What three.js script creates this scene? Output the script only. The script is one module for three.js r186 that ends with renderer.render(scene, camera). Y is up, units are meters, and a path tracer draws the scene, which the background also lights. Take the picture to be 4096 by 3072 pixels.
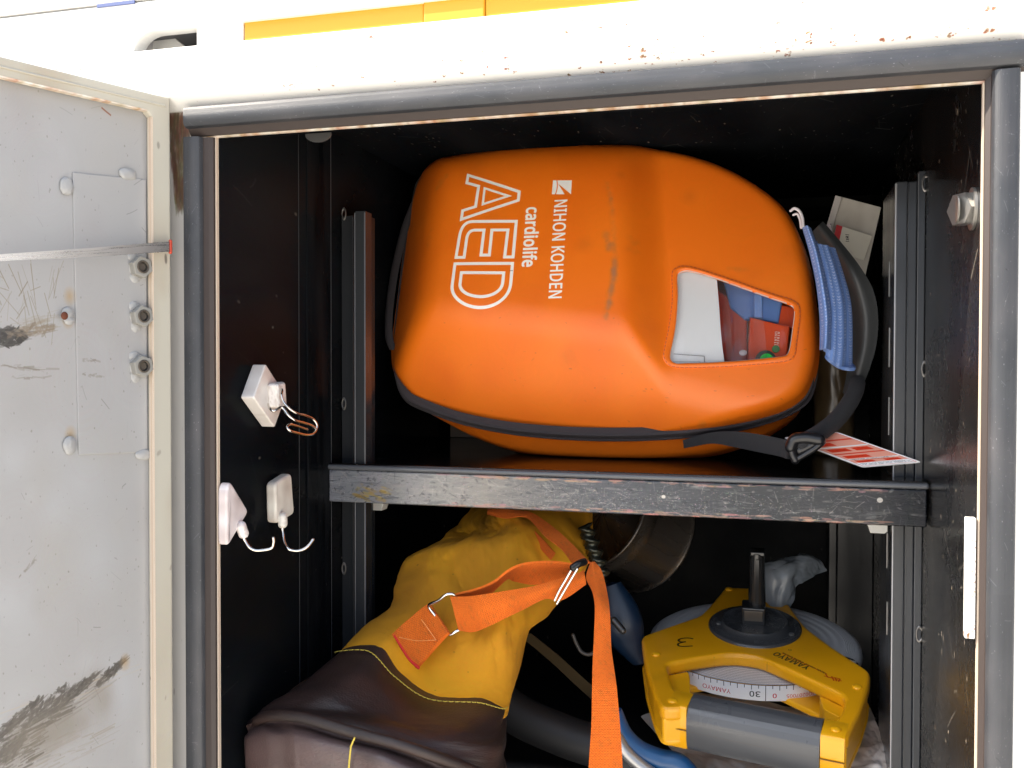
import * as THREE from 'three';
import { RoundedBoxGeometry } from 'three/addons/geometries/RoundedBoxGeometry.js';
import { mergeGeometries, mergeVertices, toCreasedNormals } from 'three/addons/utils/BufferGeometryUtils.js';

// ---------- camera, sky, sun, exposure ----------
const scene = new THREE.Scene();
const V3 = (x, y, z) => new THREE.Vector3(x, y, z);
const EYE = V3(0.33776, 0.07867, 0.52567), FOCAL = 942.11;              // metres; focal length in pixels of a 1024 x 768 picture
const camera = new THREE.PerspectiveCamera(44.356, 4 / 3, 0.02, 200);
camera.position.copy(EYE);
camera.rotation.set(-0.01908, 0.26843, 0.00172, 'YXZ');
camera.updateMatrixWorld(true);

const renderer = new THREE.WebGLRenderer({ antialias: true });
renderer.setSize(1024, 768);
renderer.toneMapping = THREE.LinearToneMapping;
renderer.toneMappingExposure = 2.4;
renderer.shadowMap.enabled = true;

const SUN = V3(-0.68, 0.68, 0.24).normalize();
{
  const w = 256, h = 128, data = new Float32Array(w * h * 4);
  for (let j = 0; j < h; j++) for (let i = 0; i < w; i++) {
    const el = ((j + 0.5) / h - 0.5) * Math.PI, az = ((i + 0.5) / w - 0.5) * 2 * Math.PI;
    const d = V3(Math.cos(el) * Math.cos(az), Math.sin(el), Math.cos(el) * Math.sin(az));
    const t = Math.max(0, Math.sin(el)), k = Math.pow(t, 0.75), s = Math.max(0, d.dot(SUN)), g = 1.7 * Math.pow(s, 4) + 1.5 * Math.pow(s, 24);   // thin haze: a wide pale glow about the sun
    const c = [[0.5, 0.2], [0.54, 0.3], [0.61, 0.5]].map(([a, b]) => a * (1 - k) + b * k + g);
    const o = (j * w + i) * 4;
    const low = el < 0 ? Math.exp(el * 9) : 1;
    for (let q = 0; q < 3; q++) data[o + q] = c[q] * low + (1 - low) * 0.32;
    data[o + 3] = 1;
  }
  const sky = new THREE.DataTexture(data, w, h, THREE.RGBAFormat, THREE.FloatType);
  sky.mapping = THREE.EquirectangularReflectionMapping; sky.magFilter = THREE.LinearFilter; sky.needsUpdate = true;
  scene.background = sky; scene.environment = sky;
  scene.backgroundIntensity = scene.environmentIntensity = 1.0;
}
const sun = new THREE.DirectionalLight(0xfff2e0, 5);
sun.position.copy(SUN).multiplyScalar(4); sun.castShadow = true;
sun.shadow.mapSize.set(2048, 2048); sun.shadow.radius = 1.5;
Object.assign(sun.shadow.camera, { left: -1.5, right: 1.5, top: 1.5, bottom: -1.5, near: 0.1, far: 9 });
scene.add(sun, sun.target);

// ---------- measuring helpers: the photograph was surveyed in a 2212-pixel-wide copy; a surveyed point becomes a place on a known plane ----------
const ray = (dx, dy) => V3((dx * 1024 / 2212 - 512) / FOCAL, (384 - dy * 1024 / 2212) / FOCAL, -1).applyQuaternion(camera.quaternion);
const onPlane = (dx, dy, O, N) => { const r = ray(dx, dy); return r.clone().multiplyScalar(O.clone().sub(EYE).dot(N) / r.dot(N)).add(EYE); };
const AX = [V3(1, 0, 0), V3(0, 1, 0), V3(0, 0, 1)];
const onX = (dx, dy, v) => onPlane(dx, dy, V3(v, 0, 0), AX[0]);
const onY = (dx, dy, v) => onPlane(dx, dy, V3(0, v, 0), AX[1]);
const onZ = (dx, dy, v) => onPlane(dx, dy, V3(0, 0, v), AX[2]);

// ---------- object helpers ----------
const used = {};
const numbered = (n) => { const k = used[n] = (used[n] ?? -1) + 1; return k ? `${n}_${String(k).padStart(3, '0')}` : n; };
function tag(o, label, category, group, kind) { Object.assign(o.userData, { label, category }, group ? { group } : {}, kind ? { kind } : {}); return o; }
function thing(name, label, category, pos = V3(0, 0, 0), group) {
  const o = new THREE.Group(); o.name = numbered(name); o.position.copy(pos); scene.add(o); o.updateMatrixWorld(true);
  return tag(o, label, category, group);
}
// world-space geometry put under a parent as one named mesh
function part(name, geo, mat, parent, label) {
  parent.updateWorldMatrix(true, false);
  const g = (Array.isArray(geo) ? join(geo) : geo);
  g.applyMatrix4(parent.matrixWorld.clone().invert());
  const m = new THREE.Mesh(g, mat); m.name = name; parent.add(m);
  if (label) m.userData.label = label;
  return m;
}
// geometry already in the parent's own axes
function local(name, geo, mat, parent, label) {
  const m = new THREE.Mesh(Array.isArray(geo) ? join(geo) : geo, mat); m.name = name; parent.add(m);
  if (label) m.userData.label = label;
  return m;
}
function join(list) {
  return mergeGeometries(list.map((g) => {
    const q = g.index ? g.toNonIndexed() : g.clone();
    for (const k of Object.keys(q.attributes)) if (!['position', 'normal', 'uv'].includes(k)) q.deleteAttribute(k);
    if (!q.attributes.uv) q.setAttribute('uv', new THREE.Float32BufferAttribute(new Float32Array(q.attributes.position.count * 2), 2));
    return q;
  }));
}
THREE.BufferGeometry.prototype.applyMirrored = function (m) { // a left-handed frame turns faces over: turn them back
  this.applyMatrix4(m);
  if (this.index) { const I = this.index.array; for (let k = 0; k < I.length; k += 3) { const t = I[k]; I[k] = I[k + 1]; I[k + 1] = t; } }
  else for (const A of Object.values(this.attributes)) { const n = A.itemSize, d = A.array; for (let k = 0; k < A.count; k += 3) for (let q = 0; q < n; q++) { const t = d[k * n + q]; d[k * n + q] = d[(k + 1) * n + q]; d[(k + 1) * n + q] = t; } }
  return this;
};
let seed = 7;
const rnd = () => { seed = (seed * 1664525 + 1013904223) >>> 0; return seed / 4294967296; };
const rr = (a, b) => a + (b - a) * rnd();
const lerp = (a, b, t) => a + (b - a) * t, clamp = (x, a = 0, b = 1) => Math.min(b, Math.max(a, x));
const smooth = (a, b, x) => { const t = clamp((x - a) / (b - a)); return t * t * (3 - 2 * t); };
const hash = (x, y) => { const s = Math.sin(x * 127.1 + y * 311.7) * 43758.5453; return s - Math.floor(s); };
const noise = (x, y) => {
  const i = Math.floor(x), j = Math.floor(y), f = x - i, g = y - j, u = f * f * (3 - 2 * f), v = g * g * (3 - 2 * g);
  return lerp(lerp(hash(i, j), hash(i + 1, j), u), lerp(hash(i, j + 1), hash(i + 1, j + 1), u), v);
};
const fbm = (x, y, n = 4) => { let s = 0, a = 0.5; for (let k = 0; k < n; k++) { s += a * noise(x, y); x = x * 2.03 + 17; y = y * 2.03 + 5; a *= 0.5; } return s; };

// axis-aligned box by its bounds, edges rounded by r
function box(x0, x1, y0, y1, z0, z1, r = 0) {
  const w = x1 - x0, h = y1 - y0, d = z1 - z0;
  const g = r ? new RoundedBoxGeometry(w, h, d, 2, r) : new THREE.BoxGeometry(w, h, d);
  return g.translate((x0 + x1) / 2, (y0 + y1) / 2, (z0 + z1) / 2);
}
const basis = (U, V, N, O) => new THREE.Matrix4().makeBasis(U, V, N).setPosition(O);
// outline (list of [a, b]) extruded from n0 to n1 along the third axis, edges bevelled by b
function slab(pts, n0, n1, bevel = 0, holes = [], curve = false) {
  const mk = (C, p) => { const s = new C(); if (curve) { s.moveTo(...p[0]); s.splineThru(p.slice(1).concat([p[0]]).map((q) => new THREE.Vector2(...q))); } else { s.moveTo(...p[0]); p.slice(1).forEach((q) => s.lineTo(...q)); s.closePath(); } return s; };
  const s = mk(THREE.Shape, pts); holes.forEach((h) => s.holes.push(mk(THREE.Path, h)));
  const g = new THREE.ExtrudeGeometry(s, { depth: n1 - n0 - 2 * bevel, bevelEnabled: bevel > 0, bevelThickness: bevel, bevelSize: bevel, bevelOffset: -bevel, bevelSegments: 3, curveSegments: 14, steps: 1 });
  return g.translate(0, 0, n0 + bevel);
}
// cross-section [[p, q]...] swept straight from A to B; p along P, q along Q
function sweep(sec, A, B, P, Q, uvScale = 1, crease = 0.6) {
  const pos = [], uv = [], idx = [], n = sec.length, L = A.distanceTo(B);
  for (const [E, t] of [[A, 0], [B, L]]) { let s = 0; sec.forEach(([p, q], i) => { if (i) s += Math.hypot(p - sec[i - 1][0], q - sec[i - 1][1]); const w = E.clone().addScaledVector(P, p).addScaledVector(Q, q); pos.push(w.x, w.y, w.z); uv.push(t * uvScale, s * uvScale); }); }
  for (let i = 0; i < n - 1; i++) idx.push(i, i + 1, n + i, i + 1, n + i + 1, n + i);
  const g = new THREE.BufferGeometry(); g.setAttribute('position', new THREE.Float32BufferAttribute(pos, 3)); g.setAttribute('uv', new THREE.Float32BufferAttribute(uv, 2)); g.setIndex(idx);
  const caps = [];
  for (const [k, flip] of [[0, 1], [n, 0]]) {
    const tri = THREE.ShapeUtils.triangulateShape(sec.map((a) => new THREE.Vector2(...a)), []);
    const c = new THREE.BufferGeometry(); c.setAttribute('position', new THREE.Float32BufferAttribute(pos.slice(k * 3, (k + n) * 3), 3)); c.setAttribute('uv', new THREE.Float32BufferAttribute(uv.slice(k * 2, (k + n) * 2), 2));
    c.setIndex(tri.flatMap((t) => flip ? [t[0], t[2], t[1]] : t)); caps.push(c);
  }
  const all = [g, ...caps].map((q) => { q = q.toNonIndexed(); return q; });
  const m = mergeGeometries(all); return toCreasedNormals(mergeVertices(m, 1e-7), crease);
}
const arc = (cx, cy, r, a0, a1, n = 8) => Array.from({ length: n + 1 }, (_, i) => { const a = (a0 + (a1 - a0) * i / n) * Math.PI / 180; return [cx + r * Math.cos(a), cy + r * Math.sin(a)]; });
const tube = (pts, r, n = 60, closed = false, rs = 8) => new THREE.TubeGeometry(new THREE.CatmullRomCurve3(pts, closed, 'centripetal'), n, r, rs, closed);
const capTube = (pts, r, n = 60, rs = 10) => join([tube(pts, r, n, false, rs), new THREE.SphereGeometry(r, rs, 8).translate(...pts[0].toArray()), new THREE.SphereGeometry(r, rs, 8).translate(...pts.at(-1).toArray())]);
const cr = (a, b, c, d, t) => 0.5 * (2 * b + (c - a) * t + (2 * a - 5 * b + 4 * c - d) * t * t + (3 * b - a - 3 * c + d) * t * t * t);
const crv = (arr, u, wrap) => { // Catmull-Rom through an array of vectors, u in 0..1
  const n = arr.length, m = wrap ? n : n - 1, f = Math.min(m - 1e-6, Math.max(0, u * m)), i = Math.floor(f), t = f - i;
  const at = (k) => wrap ? arr[(k + n) % n] : (k < 0 ? arr[0].clone().multiplyScalar(2).sub(arr[1]) : k > n - 1 ? arr[n - 1].clone().multiplyScalar(2).sub(arr[n - 2]) : arr[k]);
  const a = at(i - 1), b = at(i), c = at(i + 1), d = at(i + 2);
  return V3(cr(a.x, b.x, c.x, d.x, t), cr(a.y, b.y, c.y, d.y, t), cr(a.z, b.z, c.z, d.z, t));
};
// smooth skin over a grid of points rows[r][c]; wrap closes each row into a ring
function skin(rows, nu, nv, { wrap = false, bump = null, uvw = 1, uvh = 1 } = {}) {
  const pos = [], uv = [], idx = [];
  for (let j = 0; j <= nv; j++) {
    const v = j / nv, line = rows[0].map((_, c) => crv(rows.map((r) => r[c]), v));
    for (let i = 0; i <= nu; i++) { const u = i / nu, p = wrap ? crv(line, i === nu ? 0 : u, true) : crv(line, u); pos.push(p.x, p.y, p.z); uv.push(u * uvw, v * uvh); }
  }
  const W = nu + 1;
  for (let j = 0; j < nv; j++) for (let i = 0; i < nu; i++) { const a = j * W + i; idx.push(a, a + 1, a + W, a + 1, a + W + 1, a + W); }
  const g = new THREE.BufferGeometry(); g.setAttribute('position', new THREE.Float32BufferAttribute(pos, 3)); g.setAttribute('uv', new THREE.Float32BufferAttribute(uv, 2)); g.setIndex(idx);
  g.computeVertexNormals();
  if (wrap) { const N = g.attributes.normal; for (let j = 0; j <= nv; j++) { const a = j * W, b = a + nu, s = V3(N.getX(a) + N.getX(b), N.getY(a) + N.getY(b), N.getZ(a) + N.getZ(b)).normalize(); N.setXYZ(a, s.x, s.y, s.z); N.setXYZ(b, s.x, s.y, s.z); } }
  if (bump) { const P = g.attributes.position, N = g.attributes.normal, U = g.attributes.uv; for (let k = 0; k < P.count; k++) { const b = bump(U.getX(k) / uvw, U.getY(k) / uvh); P.setXYZ(k, P.getX(k) + N.getX(k) * b, P.getY(k) + N.getY(k) * b, P.getZ(k) + N.getZ(k) * b); } g.computeVertexNormals(); }
  return g;
}
// the same skin given a thickness: a back face behind it and a rim
function sheet(rows, nu, nv, t, o = {}) {
  const f = skin(rows, nu, nv, o), b = f.clone(), P = b.attributes.position, N = b.attributes.normal;
  for (let k = 0; k < P.count; k++) { P.setXYZ(k, P.getX(k) - N.getX(k) * t, P.getY(k) - N.getY(k) * t, P.getZ(k) - N.getZ(k) * t); N.setXYZ(k, -N.getX(k), -N.getY(k), -N.getZ(k)); }
  const I = Array.from(b.index.array); for (let k = 0; k < I.length; k += 3) [I[k], I[k + 1]] = [I[k + 1], I[k]]; b.setIndex(I);
  const W = nu + 1, ring = []; for (let i = 0; i <= nu; i++) ring.push(i); for (let j = 1; j <= nv; j++) ring.push(j * W + nu); for (let i = nu - 1; i >= 0; i--) ring.push(nv * W + i); for (let j = nv - 1; j >= 0; j--) ring.push(j * W);
  const pos = [], uv = [], idx = [], F = f.attributes.position, UV = f.attributes.uv;
  ring.forEach((k, n) => { pos.push(F.getX(k), F.getY(k), F.getZ(k), P.getX(k), P.getY(k), P.getZ(k)); uv.push(UV.getX(k), UV.getY(k), UV.getX(k), UV.getY(k)); if (n) idx.push(2 * n - 2, 2 * n - 1, 2 * n, 2 * n - 1, 2 * n + 1, 2 * n); });
  const r = new THREE.BufferGeometry(); r.setAttribute('position', new THREE.Float32BufferAttribute(pos, 3)); r.setAttribute('uv', new THREE.Float32BufferAttribute(uv, 2)); r.setIndex(idx); r.computeVertexNormals();
  return join([f, b, r]);
}

// ---------- textures ----------
function paint(w, h, fn, srgb = true) {
  const c = document.createElement('canvas'); c.width = w; c.height = h; const g = c.getContext('2d'); fn(g, w, h);
  const t = new THREE.CanvasTexture(c); if (srgb) t.colorSpace = THREE.SRGBColorSpace; t.wrapS = t.wrapT = THREE.RepeatWrapping; t.anisotropy = 8; return t;
}
function grain(w, h, fn, rep = 1) { // tiling-free grey map computed per pixel, 0..1
  const d = new Uint8Array(w * h * 4);
  for (let j = 0; j < h; j++) for (let i = 0; i < w; i++) { const v = clamp(fn(i / w, j / h)) * 255, o = (j * w + i) * 4; d[o] = d[o + 1] = d[o + 2] = v; d[o + 3] = 255; }
  const t = new THREE.DataTexture(d, w, h); t.magFilter = THREE.LinearFilter; t.minFilter = THREE.LinearMipmapLinearFilter; t.generateMipmaps = true;
  t.wrapS = t.wrapT = THREE.RepeatWrapping; t.repeat.set(rep, rep); t.needsUpdate = true; return t;
}
const css = (r, g, b, a = 1) => `rgba(${r | 0},${g | 0},${b | 0},${a})`;
function speckle(g, w, h, n, r0, r1, colour) { for (let i = 0; i < n; i++) { g.fillStyle = colour(); const x = rnd() * w, y = rnd() * h, r = rr(r0, r1); g.beginPath(); g.ellipse(x, y, r, r * rr(0.4, 1), rnd() * 3, 0, 7); g.fill(); } }
function scratches(g, w, h, n, l0, l1, width, colour, ang = null) { for (let i = 0; i < n; i++) { g.strokeStyle = colour(); g.lineWidth = width * rr(0.5, 1.5); const x = rnd() * w, y = rnd() * h, a = ang === null ? rnd() * 6.3 : ang + rr(-0.5, 0.5), l = rr(l0, l1); g.beginPath(); g.moveTo(x, y); g.quadraticCurveTo(x + Math.cos(a) * l * 0.5 + rr(-2, 2), y + Math.sin(a) * l * 0.5 + rr(-2, 2), x + Math.cos(a) * l, y + Math.sin(a) * l); g.stroke(); } }
const std = (c, rough, extra = {}) => new THREE.MeshPhysicalMaterial({ color: new THREE.Color().setRGB(...c), roughness: rough, ...Object.fromEntries(Object.entries(extra).filter(([, v]) => v !== undefined && v !== null)) });

// ---------- setting ----------
{
  const m = std([0.72, 0.67, 0.58], 0.95);
  const g = new THREE.PlaneGeometry(120, 120).rotateX(-Math.PI / 2).translate(0, -0.95, 30 - 1);
  const o = new THREE.Mesh(g, m); o.name = 'ground'; scene.add(o); tag(o, 'pale concrete ground in sunshine below the open compartment', 'ground', null, 'structure');
}

// ---------- the truck body with its compartment and door ----------
const truck = thing('service_truck', 'white truck body with a rust-chipped rim round its open black storage compartment', 'truck', V3(0.22, -0.95, -0.2));
const W = 0.44, TOP = 0.2224, SILL = -0.335;
const blackMap = (w, h, n, seedling, dust, base = '#101317') => paint(w, h, (g) => {
  seed = seedling; g.fillStyle = base; g.fillRect(0, 0, w, h);
  for (let i = 0; i < 260; i++) { const x = rnd() * w, y = rnd() * h, r = rr(20, 120), q = g.createRadialGradient(x, y, 0, x, y, r), c = rnd() < 0.5 ? '30,31,32' : '5,6,7'; q.addColorStop(0, `rgba(${c},${rr(0.1, 0.5)})`); q.addColorStop(1, `rgba(${c},0)`); g.fillStyle = q; g.fillRect(x - r, y - r, 2 * r, 2 * r); }
  speckle(g, w, h, n, 0.6, 2.2, () => css(140, 130, 116, rr(0.1, 0.7)));
  scratches(g, w, h, n * 0.5, 4, 40, 1, () => css(130, 124, 116, rr(0.06, 0.4) * dust));
});
const glossNoise = grain(256, 256, (u, v) => 0.3 + 0.5 * fbm(u * 9, v * 9) + 0.15 * hash(u * 256, v * 256));
const black = (map, rough = 0.42, spec = 0.9) => std([1, 1, 1], rough, { map, roughnessMap: glossNoise, specularIntensity: spec });
const wallLeft = black(blackMap(512, 1024, 110, 3, 0.5), 0.3, 0.04), wallRight = black(paint(1024, 1024, (g, w, h) => {
  seed = 21; g.fillStyle = '#101113'; g.fillRect(0, 0, w, h);
  for (let i = 0; i < 300; i++) { const x = rnd() * w, y = rnd() * h, r = rr(20, 110), q = g.createRadialGradient(x, y, 0, x, y, r), c = rnd() < 0.55 ? '44,40,36' : '5,6,8'; q.addColorStop(0, `rgba(${c},${rr(0.1, 0.5)})`); q.addColorStop(1, `rgba(${c},0)`); g.fillStyle = q; g.fillRect(x - r, y - r, 2 * r, 2 * r); }
  scratches(g, w, h, 420, 6, 50, 1.8, () => css(176, 166, 150, rr(0.08, 0.55)));
  scratches(g, w, h, 200, 30, 160, 0.9, () => css(150, 145, 136, rr(0.05, 0.3)), 1.5);
  speckle(g, w, h, 420, 0.8, 4, () => css(190, 172, 150, rr(0.15, 0.75)));
  for (let i = 0; i < 36; i++) { g.fillStyle = css(160, 128, 104, rr(0.2, 0.6)); g.beginPath(); g.ellipse(rnd() * w, rnd() * h, rr(2, 9), rr(1, 4), rnd() * 3, 0, 7); g.fill(); }
}), 0.4);
const ceilMat = black(blackMap(1024, 512, 520, 9, 1.0), 0.5, 0.0), backMat = black(blackMap(512, 512, 120, 12, 0.4), 0.7, 0.15);
part('left_wall', [box(-0.004, 0, SILL, 0.264, -0.56, -0.002), box(-0.0005, 0.0012, SILL, 0.264, -0.157, -0.118, 0.0005)], wallLeft, truck);
part('right_wall', box(W, W + 0.004, SILL, 0.264, -0.56, -0.002), wallRight, truck);
part('back_wall', box(-0.004, W + 0.004, SILL, 0.264, -0.564, -0.5601), backMat, truck);
part('ceiling', [box(-0.004, W + 0.004, 0.2642, 0.2685, -0.564, -0.004), box(-0.004, W + 0.004, TOP + 0.0004, 0.2641, -0.0079, -0.002), box(0.001, W - 0.001, 0.238, 0.252, -0.56, -0.552)], ceilMat, truck);
part('compartment_floor', box(-0.004, W + 0.004, SILL - 0.005, SILL - 0.0002, -0.564, -0.004), backMat, truck);
{ // stepped uprights that carry the shelf
  const m = std([0.036, 0.04, 0.047], 0.3, { roughnessMap: glossNoise, clearcoat: 0.25, clearcoatRoughness: 0.4 }), dark = std([0.006, 0.006, 0.007], 0.7);
  const up = (parts, q = m) => part('upright', parts, q, truck), m2 = std([0.026, 0.028, 0.031], 0.34, { roughnessMap: glossNoise });  // second steel is a darker copy, shade of the left side in its colour
  up([box(0.4206, 0.4289, SILL, 0.208, -0.258, -0.182, 0.0012), box(0.4289, 0.4352, SILL, 0.208, -0.25, -0.1845, 0.001), box(0.4352, 0.4399, SILL, 0.214, -0.25, -0.18, 0.0006)]);
  up([box(0.0208, 0.0297, SILL, 0.2006, -0.172, -0.1585, 0.0011)], m2);
  up([box(0.0001, 0.0105, SILL, 0.2006, -0.198, -0.178, 0.0006), box(0.0105, 0.0208, SILL, 0.2006, -0.198, -0.186, 0.0005)], m2);
  up([box(0.405, 0.4398, SILL, -0.01, -0.555, -0.5, 0.001), box(0.397, 0.405, SILL, -0.01, -0.555, -0.509, 0.001)], m2);
  for (const [dx, dy] of [[1998, 797], [1999, 396], [1986, 1370]]) { const p = onZ(dx, dy, -0.1798); part('slot_hole', [new THREE.TorusGeometry(0.0026, 0.0007, 8, 18).scale(0.75, 1.9, 1).translate(p.x, p.y, p.z)], std([0.25, 0.24, 0.23], 0.3, { metalness: 0.8 }), truck); }
  for (const [dx, dy] of [[741, 462], [741, 872], [741, 1228]]) { const p = onZ(dx, dy, -0.1775); part('slot_hole', [new THREE.TorusGeometry(0.0021, 0.0006, 8, 18).scale(0.75, 2, 1).translate(p.x + 0.0008, p.y, p.z)], std([0.2, 0.19, 0.18], 0.3, { metalness: 0.8 }), truck); }
  const bead = (x, z, y, m, r = 0.0005) => part('edge_glint', capTube([V3(x, SILL + 0.002, z), V3(x, (SILL + y) / 2, z), V3(x, y - 0.002, z)], r, 24, 6), m, truck), glint = std([0.4, 0.41, 0.43], 0.3, { metalness: 0.5 }), dim = std([0.12, 0.125, 0.135], 0.35, { metalness: 0.3 }), faint = std([0.03, 0.032, 0.036], 0.45);  // pale thin beads stand in for the highlight along rolled edges
  bead(0.4211, -0.1824, 0.208, glint, 0.0008); bead(0.4289, -0.1843, 0.208, glint); bead(0.4353, -0.1802, 0.214, dim, 0.0004); bead(0.0294, -0.1588, 0.2006, dim); bead(0.0209, -0.1588, 0.2006, dim); bead(0.0105, -0.1778, 0.2006, faint); bead(0.0008, -0.1572, 0.262, dim, 0.0004); bead(0.0002, -0.106, 0.262, std([0.016, 0.017, 0.02], 0.6), 0.0003);
  const sm = std([0.28, 0.27, 0.26], 0.35, { metalness: 0.7 }); for (const [dx, y0, y1] of [[1897, 571, 646], [1897, 711, 793], [1896, 858, 936], [1921, 565, 640], [1921, 708, 793], [1920, 858, 940], [1892, 1150, 1218], [1892, 1283, 1351], [1916, 1152, 1228], [1916, 1300, 1372], [1890, 1420, 1490]]) { const a = onX(dx, y0, 0.4204), c = onX(dx, y1, 0.4204); if (a.z > -0.257) part('slot_edge', box(0.4202, 0.4209, c.y, a.y, a.z - 0.0006, a.z + 0.0006), sm, truck); }
}
const rustFlake = (g, x, y, r) => { for (let k = 0; k < 5; k++) { g.fillStyle = css(rr(90, 150), rr(60, 85), rr(35, 60), rr(0.35, 0.9)); g.beginPath(); g.ellipse(x + rr(-r, r), y + rr(-r, r) * 0.6, r * rr(0.25, 0.75), r * rr(0.2, 0.5), rnd() * 3, 0, 7); g.fill(); } };
const whitePaint = (map, o = {}) => std(map ? [1, 1, 1] : [0.76, 0.755, 0.73], 0.38, { map, clearcoat: 0.3, clearcoatRoughness: 0.25, ...o });
// rim of the opening, seen beyond the rubber seals
const flangeMat = std([1, 1, 1], 0.5, { map: paint(1024, 64, (g, w, h) => { seed = 5; g.fillStyle = '#dad5ca'; g.fillRect(0, 0, w, h); for (let i = 0; i < 150; i++) { const x = rnd() * w, r = rr(2, 16), k = g.createLinearGradient(x - r, 0, x + r, 0), c = [rr(130, 176) | 0, rr(92, 120) | 0, rr(50, 80) | 0].join(','), al = rr(0.08, 0.45); k.addColorStop(0, `rgba(${c},0)`); k.addColorStop(0.5, `rgba(${c},${al})`); k.addColorStop(1, `rgba(${c},0)`); g.fillStyle = k; g.fillRect(x - r, 0, 2 * r, h); } }) });
part('opening_flange', [box(-0.012, 0, SILL, TOP, -0.0019, 0.0005), box(W, W + 0.012, SILL, TOP, -0.0019, 0.0005), box(-0.012, W + 0.012, TOP, 0.2455, -0.0019, 0.0005)], flangeMat, truck);
// rubber seals: a thin lip and a rounded bulb
const rubberN = grain(512, 512, (u, v) => 0.5 + 0.3 * (fbm(u * 60, v * 60) - 0.5) + 0.25 * (hash(Math.floor(u * 512), Math.floor(v * 512)) - 0.5), 1);
const rubber = std([0.85, 0.85, 0.86], 0.62, { map: paint(2048, 256, (g, w, h) => {
  seed = 19; g.fillStyle = '#35383c'; g.fillRect(0, 0, w, h);
  for (let i = 0; i < 200; i++) { const x = rnd() * w, y = rnd() * h, r = rr(15, 120), k = g.createRadialGradient(x, y, 0, x, y, r), c = i % 2 ? '78,76,78' : '34,38,44'; k.addColorStop(0, `rgba(${c},${rr(0.1, 0.4)})`); k.addColorStop(1, `rgba(${c},0)`); g.fillStyle = k; g.fillRect(x - r, y - r, 2 * r, 2 * r); }
  speckle(g, w, h, 900, 0.5, 2.2, () => css(150, 150, 152, rr(0.1, 0.6))); scratches(g, w, h, 90, 5, 40, 1.4, () => css(120, 122, 126, rr(0.1, 0.5))); scratches(g, w, h, 26, 8, 26, 1.6, () => css(18, 18, 20, rr(0.3, 0.8)));
}), roughnessMap: grain(256, 256, (u, v) => 0.6 + 0.4 * fbm(u * 14, v * 40)), bumpMap: rubberN, bumpScale: 0.00012 });
const lipMat = std([0.032, 0.022, 0.019], 0.55);
const bulb = (w, r, zt) => [[0, 0.0005], [0, zt * 0.5], ...arc(r, zt - r * 1.05, r, 175, 105, 6), [w * 0.62, zt], ...arc(w - r * 0.75, zt - r * 0.75, r * 0.75, 85, 5, 5), [w, 0.0005]];
function seal(A, B, P, label, lipw, w, zt) {
  const up = V3(0, 0, 1), s = part('seal', sweep(bulb(w, 0.0036, zt), A.clone().addScaledVector(P, lipw), B.clone().addScaledVector(P, lipw), P, up, 2), rubber, truck, label);
  { const U = s.geometry.attributes.uv; for (let k = 0; k < U.count; k++) U.setY(k, U.getY(k) * 18); }
  part('seal_lip', sweep([[0.0008, 0.0007], [0.0008, 0.0026], [0.003, 0.0042], [lipw, zt * 0.5], [lipw, 0.0007]], A, B, P, up), lipMat, s);
}
seal(V3(0, SILL - 0.2, 0), V3(0, 0.2218, 0), V3(-1, 0, 0), 'grey rubber seal on the hinge side', 0.0072, 0.0126, 0.0085);
seal(V3(W, SILL - 0.2, 0), V3(W, 0.226, 0), V3(1, 0, 0), 'grey rubber seal on the latch side', 0.0032, 0.0125, 0.010);
seal(V3(-0.0165, TOP, 0.0004), V3(W + 0.0185, TOP, 0.0004), V3(0, 1, 0), 'grey rubber seal along the top of the opening', 0.0048, 0.0128, 0.0112);
// posts either side of the seals
const postMap = paint(256, 1024, (g, w, h) => { seed = 31; g.fillStyle = '#c2bfba'; g.fillRect(0, 0, w, h); speckle(g, w, h, 120, 0.8, 3, () => css(90, 84, 78, rr(0.1, 0.5)));
  for (let i = 0; i < 900; i++) { const t = Math.pow(rnd(), 1.6), x = w * (0.72 + rr(-0.2, 0.16) * (1 - t * 0.6)), y = h * 0.004 + t * h * 0.062; g.fillStyle = css(rr(60, 120), rr(48, 84), rr(36, 62), rr(0.06, 0.3)); g.beginPath(); g.ellipse(x, y, rr(2, 7), rr(2, 7), 0, 0, 7); g.fill(); } });
part('post', box(-0.06, -0.0125, -0.7, 0.2416, -0.03, 0.0003), whitePaint(postMap), truck);
part('post', box(W + 0.0125, W + 0.5, -0.7, 0.2405, -0.03, 0.0045, 0.002), whitePaint(), truck);
part('side_skirt', box(-0.06, W + 0.5, -0.7, SILL - 0.006, -0.03, 0.0002), whitePaint(), truck);
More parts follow.
